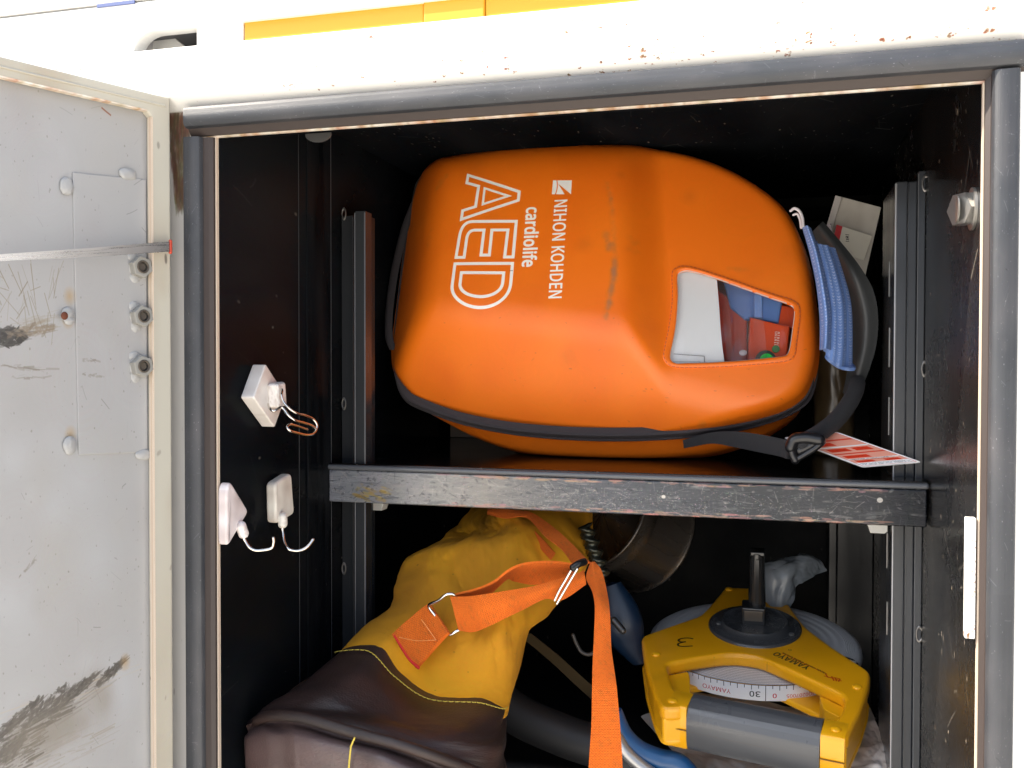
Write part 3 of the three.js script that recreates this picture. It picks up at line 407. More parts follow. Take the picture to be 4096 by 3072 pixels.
// ---------- the orange case ----------
{
  const th = -18 * Math.PI / 180, P0 = V3(0.2, 0.1265, -0.2646), U = V3(1, 0, 0), VV = V3(0, Math.cos(th), Math.sin(th)), N = V3(0, -Math.sin(th), Math.cos(th));
  const M = basis(U, VV, N, P0);
  const caseGroup = (name, label, cat, off = [0, 0, 0]) => { const g = thing(name, label, cat); g.matrix.copy(M.clone().multiply(new THREE.Matrix4().makeTranslation(...off))); g.matrix.decompose(g.position, g.quaternion, g.scale); g.updateMatrixWorld(true); return g; };
  const kit = caseGroup('carrying_case', 'bright orange moulded case lying on its side on the shelf with white lettering', 'case');
  const loc = (dx, dy, h) => { const p = onPlane(dx, dy, P0.clone().addScaledVector(N, h), N).sub(P0); return [p.dot(U), p.dot(VV)]; };
  const seamD = [[860, 745], [864, 690], [872, 620], [881, 550], [890, 490], [900, 435], [908, 404], [926, 382], [955, 367], [1003, 357], [1100, 346], [1200, 340], [1300, 338], [1400, 344], [1500, 360], [1574, 386], [1638, 424], [1682, 462], [1714, 513], [1738, 588], [1752, 680], [1758, 760], [1755, 815], [1740, 860], [1700, 890], [1600, 921], [1500, 935], [1400, 942], [1300, 943], [1200, 939], [1100, 929], [1000, 909], [930, 885], [886, 864], [870, 842], [860, 800]];
  const shellD = [[843, 745], [849, 690], [858, 620], [867, 550], [876, 490], [887, 430], [899, 397], [917, 371], [947, 352], [1001, 338], [1100, 325], [1200, 318], [1300, 316], [1400, 323], [1500, 340], [1580, 368], [1650, 408], [1700, 450], [1733, 505], [1757, 583], [1769, 680], [1772, 760], [1762, 812], [1742, 854], [1700, 883], [1600, 912], [1500, 926], [1400, 933], [1300, 934], [1200, 930], [1100, 919], [1000, 898], [930, 873], [888, 852], [864, 832], [849, 795]];
  shellD.forEach((p) => { if (p[0] < 1000 && p[1] < 830) p[0] -= 9 * Math.min(1, (1000 - p[0]) / 60); });
  const curveOf = (D, h) => new THREE.CatmullRomCurve3(D.map(([x, y]) => V3(...loc(x, y, h), 0)), true, 'centripetal');
  const SH = curveOf(shellD, 0.016), SE = curveOf(seamD, 0.0);
  const NT = 220, NR = 84, C = loc(1310, 640, 0.03), ring = SH.getPoints(NT).slice(0, NT), angle = (p) => Math.atan2(p.y - C[1], p.x - C[0]);
  // distance to the outline along the ray from the centre
  const angs = ring.map((p) => [angle(p), Math.hypot(p.x - C[0], p.y - C[1])]).sort((a, b) => a[0] - b[0]);
  const radius = (a) => { let lo = 0; while (lo < NT && angs[lo][0] < a) lo++; const A = angs[(lo + NT - 1) % NT], B = angs[lo % NT]; let d = B[0] - A[0], e = a - A[0]; if (d <= 0) d += 2 * Math.PI; if (e < 0) e += 2 * Math.PI; return lerp(A[1], B[1], e / d); };
  const smin = (a, b, k) => { const h = clamp(0.5 + 0.5 * (b - a) / k); return lerp(b, a, h) - k * h * (1 - h); };
  const k1 = loc(880, 676, 0.052), k2 = loc(1395, 738, 0.052), k3 = loc(1740, 812, 0.04), st = loc(1374, 330, 0.05), sb = loc(1398, 800, 0.05);
  const crease = (u) => u < k2[0] ? lerp(k1[1], k2[1], (u - k1[0]) / (k2[0] - k1[0])) : lerp(k2[1], k3[1], (u - k2[0]) / (k3[0] - k2[0]));
  const HP = 0.062;
  const height = (u, v, s) => {
    const step = lerp(sb[0], st[0], (v - sb[1]) / (st[1] - sb[1]));
    const low = 0.0355 - 0.05 * Math.max(0, u - step), top = lerp(HP, low, smooth(step - 0.021, step + 0.021, u));
    const bev = Math.max(0.0, HP - 0.004 - 0.85 * (crease(u) - v));
    let w = smin(top, bev, 0.012);
    w = smin(w, HP - 1.2 * (ring0 - u) , 0.016);
    const dome = 0.068 * Math.pow(Math.max(0, 1 - Math.pow(s, 5.5)), 0.52);
    return smin(w, dome, 0.014) * smooth(-0.001, 0.02, 1 - s) + 0.004 * (1 - smooth(0, 0.02, 1 - s));
  };
  const ring0 = loc(930, 560, 0.055)[0];
  const hAt = (u, v) => height(u, v, Math.min(1, Math.hypot(u - C[0], v - C[1]) / radius(Math.atan2(v - C[1], u - C[0]))));
  const onShell = (dx, dy, lift = 0) => { let h = 0.04, p; for (let i = 0; i < 6; i++) { p = loc(dx, dy, h); h = hAt(...p); } return V3(p[0], p[1], h + lift); };
  const W3 = (x, y) => [1350 + x * 0.2441, 540 + y * 0.2441];
  const winD = [[463, 250], [475, 205], [540, 180], [680, 208], [800, 245], [950, 298], [1100, 352], [1290, 420], [1470, 487], [1500, 520], [1500, 600], [1487, 700], [1470, 820], [1450, 905], [1425, 935], [1290, 955], [1100, 975], [900, 990], [720, 1000], [560, 1003], [440, 1003], [405, 970], [404, 910], [425, 810], [445, 700], [460, 560], [468, 400], [466, 320]];
  const stiD = [[418, 250], [428, 185], [490, 150], [580, 153], [710, 190], [850, 235], [1000, 285], [1150, 340], [1330, 400], [1490, 452], [1540, 500], [1547, 590], [1535, 700], [1517, 820], [1500, 930], [1460, 975], [1310, 1000], [1110, 1018], [900, 1033], [700, 1040], [500, 1042], [385, 1015], [345, 950], [355, 860], [385, 720], [407, 580], [422, 420], [421, 330]];
  const win = winD.map((p) => onShell(...W3(...p))), sti = stiD.map((p) => onShell(...W3(...p)));
  const inside = (u, v, poly) => { let c = false; for (let i = 0, j = poly.length - 1; i < poly.length; j = i++) { const a = poly[i], b = poly[j]; if ((a.y > v) !== (b.y > v) && u < (b.x - a.x) * (v - a.y) / (b.y - a.y) + a.x) c = !c; } return c; };
  const mid = win.map((p, i) => p.clone().lerp(sti[i], 0.4));
  // front shell
  const TU = 0.2, TV = 0.15, pos = [], uv = [], idx = [];
  for (let j = 0; j <= NR; j++) { const s = Math.pow(j / NR, 0.8); for (let i = 0; i < NT; i++) { const B = ring[i], u = C[0] + (B.x - C[0]) * s, v = C[1] + (B.y - C[1]) * s; pos.push(u, v, height(u, v, s)); uv.push((u + TU) / (2 * TU), (v + TV) / (2 * TV)); } }
  for (let j = 0; j < NR; j++) for (let i = 0; i < NT; i++) { const a = j * NT + i, b = j * NT + (i + 1) % NT, c = a + NT, d = b + NT; const cu = (pos[a * 3] + pos[d * 3]) / 2, cv = (pos[a * 3 + 1] + pos[d * 3 + 1]) / 2; if (inside(cu, cv, mid)) continue; idx.push(a, b, c, b, d, c); }
  const sg = new THREE.BufferGeometry(); sg.setAttribute('position', new THREE.Float32BufferAttribute(pos, 3)); sg.setAttribute('uv', new THREE.Float32BufferAttribute(uv, 2)); sg.setIndex(idx); sg.computeVertexNormals();
  if (sg.attributes.normal.getZ(5) < 0) { const I = sg.index.array; for (let k = 0; k < I.length; k += 3) { const t = I[k]; I[k] = I[k + 1]; I[k + 1] = t; } sg.computeVertexNormals(); }
  const T = (dx, dy) => { const p = loc(dx, dy, HP); return [(p[0] + TU) / (2 * TU) * 2048, (1 - (p[1] + TV) / (2 * TV)) * 1536]; };
  const T1 = (x, y) => T(864 + x * 0.2441, 302.4 + y * 0.2441);
  const ORANGE = [238, 116, 19];
  const skinMap = paint(2048, 1536, (g, w, h) => {
    seed = 101; g.fillStyle = css(...ORANGE); g.fillRect(0, 0, w, h);
    for (let i = 0; i < 220; i++) { const x = rnd() * w, y = rnd() * h, r = rr(30, 200), k = g.createRadialGradient(x, y, 0, x, y, r), c = i % 2 ? '220,96,16' : '242,124,26'; k.addColorStop(0, `rgba(${c},${rr(0.1, 0.35)})`); k.addColorStop(1, `rgba(${c},0)`); g.fillStyle = k; g.fillRect(x - r, y - r, 2 * r, 2 * r); }
    speckle(g, w, h, 2600, 0.4, 1.5, () => css(rnd() < 0.5 ? 170 : 250, 84, 30, rr(0.04, 0.16)));
    for (let i = 0; i < 26; i++) { const x = rnd() * w, y = rnd() * h, r = rr(20, 70), k = g.createRadialGradient(x, y, 0, x, y, r); k.addColorStop(0, css(120, 66, 40, rr(0.03, 0.12))); k.addColorStop(1, css(120, 66, 40, 0)); g.fillStyle = k; g.fillRect(x - r, y - r, 2 * r, 2 * r); }
    // grey rub marks along the step
    const rub = (pts, n, wd, al) => { for (let i = 0; i < n; i++) { const f = rnd() * (pts.length - 1), a = Math.floor(f), t = f - a, A = T(...pts[a]), B = T(...pts[a + 1]), x = lerp(A[0], B[0], t) + (rnd() + rnd() - 1) * wd, y = lerp(A[1], B[1], t), r = rr(5, 22), k = g.createRadialGradient(x, y, 0, x, y, r); k.addColorStop(0, `rgba(150,108,92,${al * 0.75 * rr(0.3, 1)})`); k.addColorStop(1, 'rgba(150,108,92,0)'); g.fillStyle = k; g.fillRect(x - r, y - r * 2.2, 2 * r, 4.4 * r); } };
    rub([[1308, 390], [1320, 430], [1326, 500], [1328, 560]], 110, 9, 0.14); rub([[1328, 555], [1325, 600], [1318, 640], [1308, 690]], 170, 8, 0.2); rub([[1308, 500], [1316, 540]], 60, 14, 0.14); rub([[960, 370], [935, 400]], 40, 26, 0.08); rub([[925, 480], [915, 530]], 30, 16, 0.06); rub([[1570, 545], [1610, 548]], 30, 30, 0.06); rub([[1360, 500], [1370, 540]], 30, 30, 0.06); rub([[1180, 905], [1220, 905]], 6, 8, 0.25); rub([[1500, 885], [1520, 880]], 6, 8, 0.25);
    for (let i = 0; i < 90; i++) { const p = T(rr(900, 1750), rr(680, 920)); g.fillStyle = css(150, 80, 60, rr(0.08, 0.4)); g.beginPath(); g.ellipse(...p, rr(1, 8), rr(1, 2.5), rr(-0.6, 0.6), 0, 7); g.fill(); }
    // printed letters
    const WHITE = '#f4f2f0';
    const path = (f) => { g.beginPath(); f((x, y) => g.moveTo(...T1(x, y)), (x, y) => g.lineTo(...T1(x, y)), (a, b, c, d, e, q) => g.bezierCurveTo(...T1(a, b), ...T1(c, d), ...T1(e, q)), (a, b, c, d) => g.quadraticCurveTo(...T1(a, b), ...T1(c, d))); g.closePath(); };
    const band = (f, wd) => { g.save(); path(f); g.clip(); path(f); g.strokeStyle = WHITE; g.lineWidth = wd * 2; g.lineJoin = 'miter'; g.miterLimit = 20; g.stroke(); g.restore(); };
    const u0 = T1(600, 700), u1 = T1(700, 700), px = Math.hypot(u1[0] - u0[0], u1[1] - u0[1]) / 100, bw = 27 * px;
    const poly = (pts) => (m, l) => { m(...pts[0]); pts.slice(1).forEach((p) => l(...p)); };
    band(poly([[582, 276], [1066, 440], [1056, 535], [521, 711], [535, 606], [652, 571], [675, 407], [569, 375]]), bw);
    band(poly([[735, 403], [990, 487], [716, 574]]), 21 * px);
    band((m, l, b, q) => { m(640, 700); l(1041, 700); l(1010, 1043); l(907, 1043); l(936, 803); l(822, 803); l(799, 1025); l(697, 1025); l(724, 803); l(655, 803); q(606, 806, 599, 862); l(573, 1043); l(473, 1043); l(506, 850); q(528, 702, 640, 700); }, bw);
    band((m, l, b) => { m(468, 1073); l(1008, 1073); l(992, 1250); b(984, 1400, 850, 1487, 705, 1487); b(545, 1485, 428, 1390, 441, 1280); }, bw);
    band((m, l, b) => { m(525, 1152); l(930, 1157); l(920, 1255); b(910, 1345, 810, 1394, 705, 1394); b(590, 1390, 505, 1340, 512, 1265); }, bw);
    const line = (txt, A, B, top, font, wt) => { // baseline from A to B, cap or x height reaching to `top` pixels
      const a = T1(...A), b = T1(...B), L = Math.hypot(b[0] - a[0], b[1] - a[1]), ang = Math.atan2(b[1] - a[1], b[0] - a[0]);
      g.save(); g.translate(...a); g.rotate(ang); g.font = font(100); const mw = g.measureText(txt).width, hs = top * px / 100; g.scale(L / mw, hs); g.fillStyle = WHITE; g.fillText(txt, 0, 0); if (wt) { g.strokeStyle = WHITE; g.lineWidth = wt; g.lineJoin = 'round'; g.strokeText(txt, 0, 0); } g.restore();
    };
    line('NIHON KOHDEN', [1368, 516], [1312, 1408], 146, (s) => `${s}px sans-serif`, 3);
    line('cardiolife', [1119, 586], [1078, 1122], 152, (s) => `${s}px sans-serif`, 6);
    g.fillStyle = WHITE; path(poly([[1350, 346], [1518, 346], [1511, 473], [1340, 473]])); g.fill();
    g.fillStyle = css(...ORANGE); path((m, l, b, q) => { m(1397, 378); l(1512, 474); l(1456, 474); }); g.fill();
    g.strokeStyle = css(...ORANGE); g.lineWidth = 8 * px; g.beginPath(); g.moveTo(...T1(1384, 344)); g.quadraticCurveTo(...T1(1398, 420), ...T1(1370, 476)); g.stroke();
    g.strokeStyle = 'rgba(120,110,104,.7)'; g.lineWidth = 3; g.beginPath(); g.moveTo(...T1(965, 1152)); g.lineTo(...T1(996, 1150)); g.stroke();
  });
  const leatherBump = grain(512, 512, (u, v) => 0.5 + 0.35 * (fbm(u * 70, v * 70, 3) - 0.5) + 0.3 * (hash(Math.floor(u * 512), Math.floor(v * 512)) - 0.5), 1);
  leatherBump.repeat.set(6, 4.5);
  const orange = (map, c = [1, 1, 1]) => std(c, 0.4, { map, bumpMap: leatherBump, bumpScale: 0.00012, specularIntensity: 1 });
  const plainOrange = orange(null, [0.86, 0.175, 0.007]);
  local('front_shell', sg, orange(skinMap), kit, 'orange front shell with white lettering and grey rub marks');
  // rear shell
  {
    const p = [], q = [], I = [], n2 = 60, e = SE.getPoints(NT).slice(0, NT), c2 = [C[0] + 0.005, C[1]];
    for (let j = 0; j <= n2; j++) { const s = 1 - Math.pow(1 - j / n2, 2), k = 0.99 * s; for (let i = 0; i < NT; i++) { const w = -0.002 - 0.071 * Math.pow(Math.max(0, 1 - Math.pow(s, 16)), 0.42), u = c2[0] + (e[i].x - c2[0]) * k, dy = (e[i].y - c2[1]) / Math.hypot(e[i].x - c2[0], e[i].y - c2[1]), v0 = c2[1] + (e[i].y - c2[1]) * k - 0.0142 * smooth(0.3, 0.85, -dy) * smooth(0.001, 0.02, -w), v = Math.max(v0, (0.0027 - P0.y - w * N.y) / VV.y); p.push(u, v, w); q.push(u * 5, v * 5); } }
    for (let j = 0; j < n2; j++) for (let i = 0; i < NT; i++) { const a = j * NT + i, b = j * NT + (i + 1) % NT; I.push(a, a + NT, b, b, a + NT, b + NT); }
    const g = new THREE.BufferGeometry(); g.setAttribute('position', new THREE.Float32BufferAttribute(p, 3)); g.setAttribute('uv', new THREE.Float32BufferAttribute(q, 2)); g.setIndex(I); g.computeVertexNormals();
    if (g.attributes.normal.getZ(5) > 0) { const X = g.index.array; for (let k = 0; k < X.length; k += 3) { const t = X[k]; X[k] = X[k + 1]; X[k + 1] = t; } g.computeVertexNormals(); }
    local('rear_shell', g, plainOrange, kit);
  }
  const fabricBump = grain(256, 256, (u, v) => 0.5 + 0.25 * Math.sin(u * 256 * Math.PI / 2) * Math.sin(v * 256 * Math.PI / 2) + 0.2 * (hash(Math.floor(u * 256), Math.floor(v * 256)) - 0.5), 1);
  const grey = std([0.055, 0.047, 0.052], 0.85, { bumpMap: fabricBump, bumpScale: 0.0004, sheen: 0.3, sheenColor: new THREE.Color(0.3, 0.28, 0.3) });
  { // zip tape along the seam: a flat band following the outline
    const sec = [[0.0008, 0.009], [0.0026, 0.0078], [0.0034, 0.004], [0.0036, 0], [0.0034, -0.003], [0.001, -0.0042], [-0.004, -0.004], [-0.004, 0.009]], pts = SE.getPoints(300), p = [], q = [], I = [], n = sec.length;
    for (let i = 0; i <= 300; i++) { const a = pts[(i + 299) % 300], b = pts[(i + 1) % 300], t = b.clone().sub(a).normalize(), o = V3(-t.y, t.x, 0); if (o.x * (pts[i % 300].x - C[0]) + o.y * (pts[i % 300].y - C[1]) < 0) o.negate(); sec.forEach(([d, w], k) => { p.push(pts[i % 300].x + o.x * (d - 0.0012), pts[i % 300].y + o.y * (d - 0.0012), w); q.push(i / 300 * 26, k / n * 0.5); }); }
    for (let i = 0; i < 300; i++) for (let k = 0; k < n; k++) { const a = i * n + k, b = i * n + (k + 1) % n; I.push(a, b, a + n, b, b + n, a + n); }
    const g = new THREE.BufferGeometry(); g.setAttribute('position', new THREE.Float32BufferAttribute(p, 3)); g.setAttribute('uv', new THREE.Float32BufferAttribute(q, 2)); g.setIndex(I); g.computeVertexNormals();
    const m = local('zip_tape', toCreasedNormals(g, 0.5), grey, kit, 'dark grey zip tape round the seam');
    local('piping', tube(SE.getPoints(120).slice(0, 120).map((v) => V3(v.x, v.y, -0.0005).addScaledVector(V3(v.x - C[0], v.y - C[1], 0).normalize(), 0.0022)), 0.0017, 360, true, 8), grey, m);
    // dark mesh gusset bulging at the left end
    const L = (x, y, h) => V3(...loc(x, y, h), h), rows = [[888, 438], [868, 490], [855, 540], [844, 591], [836, 645], [832, 690], [833, 731], [842, 756]].map(([x, y]) => [L(x + 16, y, 0.013), L(x + 2, y, 0.011), L(x, y, 0.004), L(x + 12, y, -0.012)]);
    local('gusset', skin(rows, 12, 40, { uvw: 2, uvh: 12 }), grey, kit, 'dark mesh gusset at the left end');
  }
  { // window: leather frame, stitches, clear pane
    const wn = new THREE.CatmullRomCurve3(win, true, 'centripetal').getPoints(240), so = new THREE.CatmullRomCurve3(sti, true, 'centripetal').getPoints(240), p = [], q = [], I = [], nk = 7;
    for (let i = 0; i <= 240; i++) { const a = wn[i % 240], b = so[i % 240]; [[0.0, -0.003], [0.0, 0.0004], [0.1, 0.0012], [0.45, 0.0016], [0.85, 0.0014], [1.08, 0.0006], [1.2, -0.0004]].forEach(([t, l]) => { const x = lerp(a.x, b.x, t), y = lerp(a.y, b.y, t); p.push(x, y, hAt(x, y) + l); q.push((x + TU) / (2 * TU), (y + TV) / (2 * TV)); }); }
    for (let i = 0; i < 240; i++) for (let k = 0; k < nk - 1; k++) { const a = i * nk + k; I.push(a, a + 1, a + nk, a + 1, a + nk + 1, a + nk); }
    const g = new THREE.BufferGeometry(); g.setAttribute('position', new THREE.Float32BufferAttribute(p, 3)); g.setAttribute('uv', new THREE.Float32BufferAttribute(q, 2)); g.setIndex(I); g.computeVertexNormals();
    let zs = 0; for (let k = 3; k < g.attributes.position.count; k += nk) zs += g.attributes.normal.getZ(k); if (zs < 0) { const X = g.index.array; for (let k = 0; k < X.length; k += 3) { const t = X[k]; X[k] = X[k + 1]; X[k + 1] = t; } g.computeVertexNormals(); }
    const fr = local('window_frame', g, orange(null, [0.86, 0.175, 0.008]), kit, 'stitched orange leather border of the window');
    const st = [], ns = 96, sc = new THREE.CatmullRomCurve3(sti, true, 'centripetal'); for (let i = 0; i < ns; i++) { const a = sc.getPointAt((i + 0.12) / ns), b = sc.getPointAt((i + 0.82) / ns); for (const e of [a, b]) e.z = hAt(e.x, e.y) + 0.0006; const m = a.clone().lerp(b, 0.5); m.z += 0.0004; st.push(tube([a, m, b], 0.00042, 3, false, 5)); }
    const s = local('stitching', join(st), std([0.55, 0.13, 0.05], 0.8), fr); s.userData.kind = 'stuff';
    const rim = tube(new THREE.CatmullRomCurve3(win, true, 'centripetal').getPoints(80).slice(0, 80).map((v) => V3(v.x, v.y, hAt(v.x, v.y) - 0.0006)), 0.0006, 200, true, 6); local('window_edge', rim, std([0.55, 0.5, 0.47], 0.5), fr);
    const c = V3(0, 0, 0); wn.slice(0, 240).forEach((v) => c.add(v)); c.multiplyScalar(1 / 240); const pp = [], pi = [], nr = 14; for (let j = 0; j <= nr; j++) for (let i = 0; i < 240; i++) { const t = j / nr, x = lerp(c.x, wn[i].x, t), y = lerp(c.y, wn[i].y, t); pp.push(x, y, hAt(x, y) - 0.0018 + 0.0009 * Math.sin(x * 150 + y * 90) + 0.0005 * Math.sin(x * 420 - y * 130)); } for (let j = 0; j < nr; j++) for (let i = 0; i < 240; i++) { const a = j * 240 + i, b = j * 240 + (i + 1) % 240; pi.push(a, b, a + 240, b, b + 240, a + 240); }
    const pg = new THREE.BufferGeometry(); pg.setAttribute('position', new THREE.Float32BufferAttribute(pp, 3)); pg.setIndex(pi); pg.computeVertexNormals(); if (pg.attributes.normal.getZ(500) < 0) { const X = pg.index.array; for (let k = 0; k < X.length; k += 3) { const t = X[k]; X[k] = X[k + 1]; X[k + 1] = t; } pg.computeVertexNormals(); }
    local('window_pane', pg, std([1, 1, 1], 0.08, { transmission: 1, thickness: 0, ior: 1.35 }), kit, 'clear plastic window pane');
  }
  // ---- things inside the case, behind the window ----
  const wl = (x, y, d) => { const e = onShell(...W3(x, y)), h = e.z - d, p = loc(...W3(x, y), h); return V3(p[0], p[1], h); };
  const flat = (pts, w0, w1, b = 0.0003, d = 0.006) => { const q = pts.map(([x, y]) => wl(x, y, d)); return slab(q.map((v) => [v.x, v.y]), w0, w1, b); };
  const hw = wl(950, 650, 0).z;
  {
    const g = caseGroup('paper_card', 'white printed paper behind the left half of the case window', 'paper'), rows = [[330, 150], [330, 480], [330, 800], [330, 1060]].map(([x, y], i) => [[x, y], [560, y], [[805, 832, 856, 890][i], y]].map(([a, b]) => wl(a, b, a > 700 ? 0.0048 : 0.0062)));
    const pm = paint(512, 512, (c, w, h) => { c.fillStyle = '#d4d8dc'; c.fillRect(0, 0, w, h); c.strokeStyle = '#5a5c60'; c.lineWidth = 2; c.strokeRect(60, -10, 286, 56); c.save(); c.translate(150, 182); c.scale(1, -1); c.font = '28px serif'; c.fillStyle = '#55575c'; c.restore(); });
    pm.flipY = true; local('sheet', sheet(rows, 8, 20, 0.0004), std([1, 1, 1], 0.6, { map: pm }), g);
    const l = []; for (const [A, B] of [[[410, 918], [702, 940]], [[702, 940], [704, 992]]]) { const a = wl(...A, 0.0048), b = wl(...B, 0.0042); l.push(tube([a, a.clone().lerp(b, 0.5), b], 0.00022, 4, false, 5)); } local('printed_line', join(l), std([0.12, 0.12, 0.13], 0.8), g);
  }
  {
    const g = caseGroup('defibrillator', 'red orange device with a green button seen through the case window', 'medical device'), red = std([0.62, 0.075, 0.02], 0.35, { clearcoat: 0.4 }), w = hw - 0.03;
    local('body', [flat([[780, 1120], [780, 300], [1080, 560], [1090, 1120]].reverse(), w - 0.02, w + 0.002, 0.002, 0.026)], std([0.42, 0.045, 0.018], 0.4), g, 'darker red body');
    local('lid', [flat([[1075, 1120], [1105, 600], [1340, 662], [1460, 690], [1420, 1120]].reverse(), w, w + 0.012, 0.0015, 0.02), flat([[1355, 480], [1560, 520], [1540, 800], [1470, 690], [1345, 660]].reverse(), w - 0.006, w + 0.004, 0.001, 0.024)], red, g);
    const disc = (x, y, r, z, m, nm) => { const c = wl(x, y, hw - w - 0.012); return local(nm, new THREE.CylinderGeometry(r, r * 1.05, 0.002, 28).rotateX(Math.PI / 2).translate(c.x, c.y, w + z), m, g); };
    disc(1245, 980, 0.0078, 0.0124, std([0.03, 0.05, 0.03], 0.4), 'button_ring'); disc(1255, 985, 0.0052, 0.0135, std([0.02, 0.75, 0.07], 0.35), 'power_button'); disc(1335, 885, 0.0029, 0.0122, std([0.06, 0.2, 0.07], 0.5), 'green_dot');
    const pr = []; for (let i = 0; i < 3; i++) for (let k = 0; k < 6; k++) { const y = 735 + i * 46 + (k % 3) * 14, x = 1326 + Math.floor(k / 3) * 24 + i * -3, a = wl(x, y, hw - w - 0.012), b = wl(x + 20, y + (k % 2 ? 3 : -3), hw - w - 0.012); a.z = b.z = w + 0.0124; pr.push(tube([a, a.clone().lerp(b, 0.5), b], 0.00026, 3, false, 4)); }
    local('white_print', join(pr), std([0.8, 0.75, 0.7], 0.6), g);
  }
  {
    const g = caseGroup('blue_pouch', 'blue fabric pouch folded behind the upper part of the case window', 'pouch'), w = hw - 0.032;
    local('cloth', [flat([[860, 220], [1400, 420], [1360, 650], [1150, 600], [1060, 610], [930, 500]].reverse(), w, w + 0.008, 0.002, 0.024)], std([0.1, 0.2, 0.48], 0.75), g);
    const a = wl(1180, 400, 0.02), b = wl(1180, 600, 0.02); a.z = b.z = w + 0.009; local('strap_fold', new RoundedBoxGeometry(0.006, 0.026, 0.002, 2, 0.0008).translate((a.x + b.x) / 2, (a.y + b.y) / 2 + 0.004, w + 0.0092), std([0.17, 0.32, 0.7], 0.7), g);
  }
  {
    const g = caseGroup('clear_wrapper', 'crinkled clear plastic wrapper beside the paper behind the case window', 'wrapper'), rows = [[870, 200], [900, 420], [930, 640], [950, 860], [970, 1060]].map(([x, y], i) => [-60, 0, 30, 70, 170, 200, 240, 300].map((d, k) => wl(x + d, y + (k % 2) * 8, 0.013 + 0.004 * Math.sin(k * 2.1 + i * 1.3))));
    local('film', skin(rows, 48, 30, {}), std([0.95, 0.95, 0.97], 0.12, { transmission: 0.94, thickness: 0, ior: 1.3 }), g);
    const p = wl(1045, 910, 0.012); local('crumple', new THREE.IcosahedronGeometry(0.0032, 1).scale(1, 0.8, 0.5).translate(p.x, p.y, p.z), std([0.8, 0.72, 0.74], 0.15, { transmission: 0.4, thickness: 0, flatShading: true }), g);
  }
  // ---- strap, handle and buckle belong to the case ----
  const black = std([0.055, 0.058, 0.06], 0.48, { roughnessMap: grain(256, 256, (u, v) => 0.6 + 0.4 * fbm(u * 20, v * 20)) }), web = std([0.024, 0.024, 0.027], 0.9, { bumpMap: fabricBump, bumpScale: 0.0006, sheen: 0.4, sheenColor: new THREE.Color(0.25, 0.25, 0.28) });
  {
    const z = -0.235, rows = [[[1748, 508], [1765, 490], [1778, 478]], [[1784, 556], [1802, 536], [1816, 522]], [[1808, 606], [1838, 590], [1856, 573]], [[1826, 650], [1856, 640], [1886, 626]], [[1834, 696], [1866, 690], [1897, 682]], [[1836, 744], [1864, 744], [1893, 746]], [[1832, 786], [1854, 792], [1877, 800]], [[1826, 822], [1844, 832], [1860, 844]], [[1820, 848], [1834, 862], [1848, 880]]].map((r, i) => r.map(([x, y], k) => onZ(x, y, z + [-0.012, 0.003, 0.0][k] + (i < 2 ? -0.02 + i * 0.01 : 0))));
    part('handle', sheet(rows.map((r) => r.slice().reverse()), 12, 60, 0.003, { uvw: 2, uvh: 8 }), black, kit, 'black rubber carrying handle at the right end');
    const t = [[1851, 828], [1846, 848], [1830, 878], [1805, 908], [1778, 930], [1752, 946], [1732, 956]].map(([x, y], i) => onZ(x, y, z + 0.006 + i * 0.0095));
    part('strap_sleeve', capTube(t, 0.0062, 60, 14), web, kit, 'black fabric sleeve below the handle');
    const wr = [[[1478, 950], [1480, 968]], [[1540, 934], [1540, 958]], [[1590, 932], [1592, 966]], [[1640, 938], [1642, 976]], [[1690, 948], [1690, 986]], [[1712, 952], [1706, 992]]].map((r, i) => r.map(([x, y]) => onZ(x, y, -0.222 + i * 0.0095)));
    const sp = part('webbing', sheet(wr.map((r) => r.slice().reverse()), 4, 40, 0.0022, { uvw: 2, uvh: 10 }), web, kit, 'ribbed black webbing under the case');
    const ribs = []; for (let i = 2; i < 34; i++) { if (i % 9 < 2) continue; const a = crv(wr.map((r) => r[0]), i / 36), b = crv(wr.map((r) => r[1]), i / 36); a.z += 0.0012; b.z += 0.0012; ribs.push(tube([a, a.clone().lerp(b, 0.5), b], 0.0009, 3, false, 5)); } const rb = part('ribbing', join(ribs), std([0.06, 0.06, 0.064], 0.85), sp); rb.userData.kind = 'stuff';
    const shiny = std([0.012, 0.012, 0.014], 0.3);
    const bz = -0.168; const Bp = (x, y, d = 0) => onZ(x, y, bz + d);
    part('buckle', [capTube([Bp(1708, 966), Bp(1716, 950), Bp(1740, 946), Bp(1770, 950)], 0.0042, 20, 12), capTube([Bp(1718, 994), Bp(1742, 980), Bp(1764, 966), Bp(1776, 955)], 0.0022, 20, 10), capTube([Bp(1708, 966), Bp(1712, 982), Bp(1718, 994)], 0.003, 12, 10), capTube([Bp(1728, 972, -0.004), Bp(1746, 964, -0.004), Bp(1770, 952, -0.004)], 0.0046, 12, 10)], shiny, kit, 'glossy black strap adjuster');
  }
  // ---- mask hanging at the right end of the case ----
  {
    const knit = grain(256, 256, (u, v) => { const a = u * 18, b = v * 80, k = a - Math.floor(a), z = b + (k < 0.5 ? k : 1 - k) * 2; return 0.35 + 0.5 * Math.abs(Math.sin(z * Math.PI)) * (1 - 0.7 * Math.pow(Math.abs(2 * k - 1), 6)); });
    const kc = paint(256, 512, (g, w, h) => { g.fillStyle = '#6f93d8'; g.fillRect(0, 0, w, h); for (let i = 0; i < 9; i++) for (let j = 0; j < 46; j++) { const x = (i + 0.5) / 9 * w + rr(-1.5, 1.5), y = j * 11.2 + rr(-1, 1); g.strokeStyle = css(200, 214, 246, rr(0.35, 0.8)); g.lineWidth = 4; g.beginPath(); g.moveTo(x - 7, y + 5); g.lineTo(x, y); g.lineTo(x + 7, y + 5); g.stroke(); } });
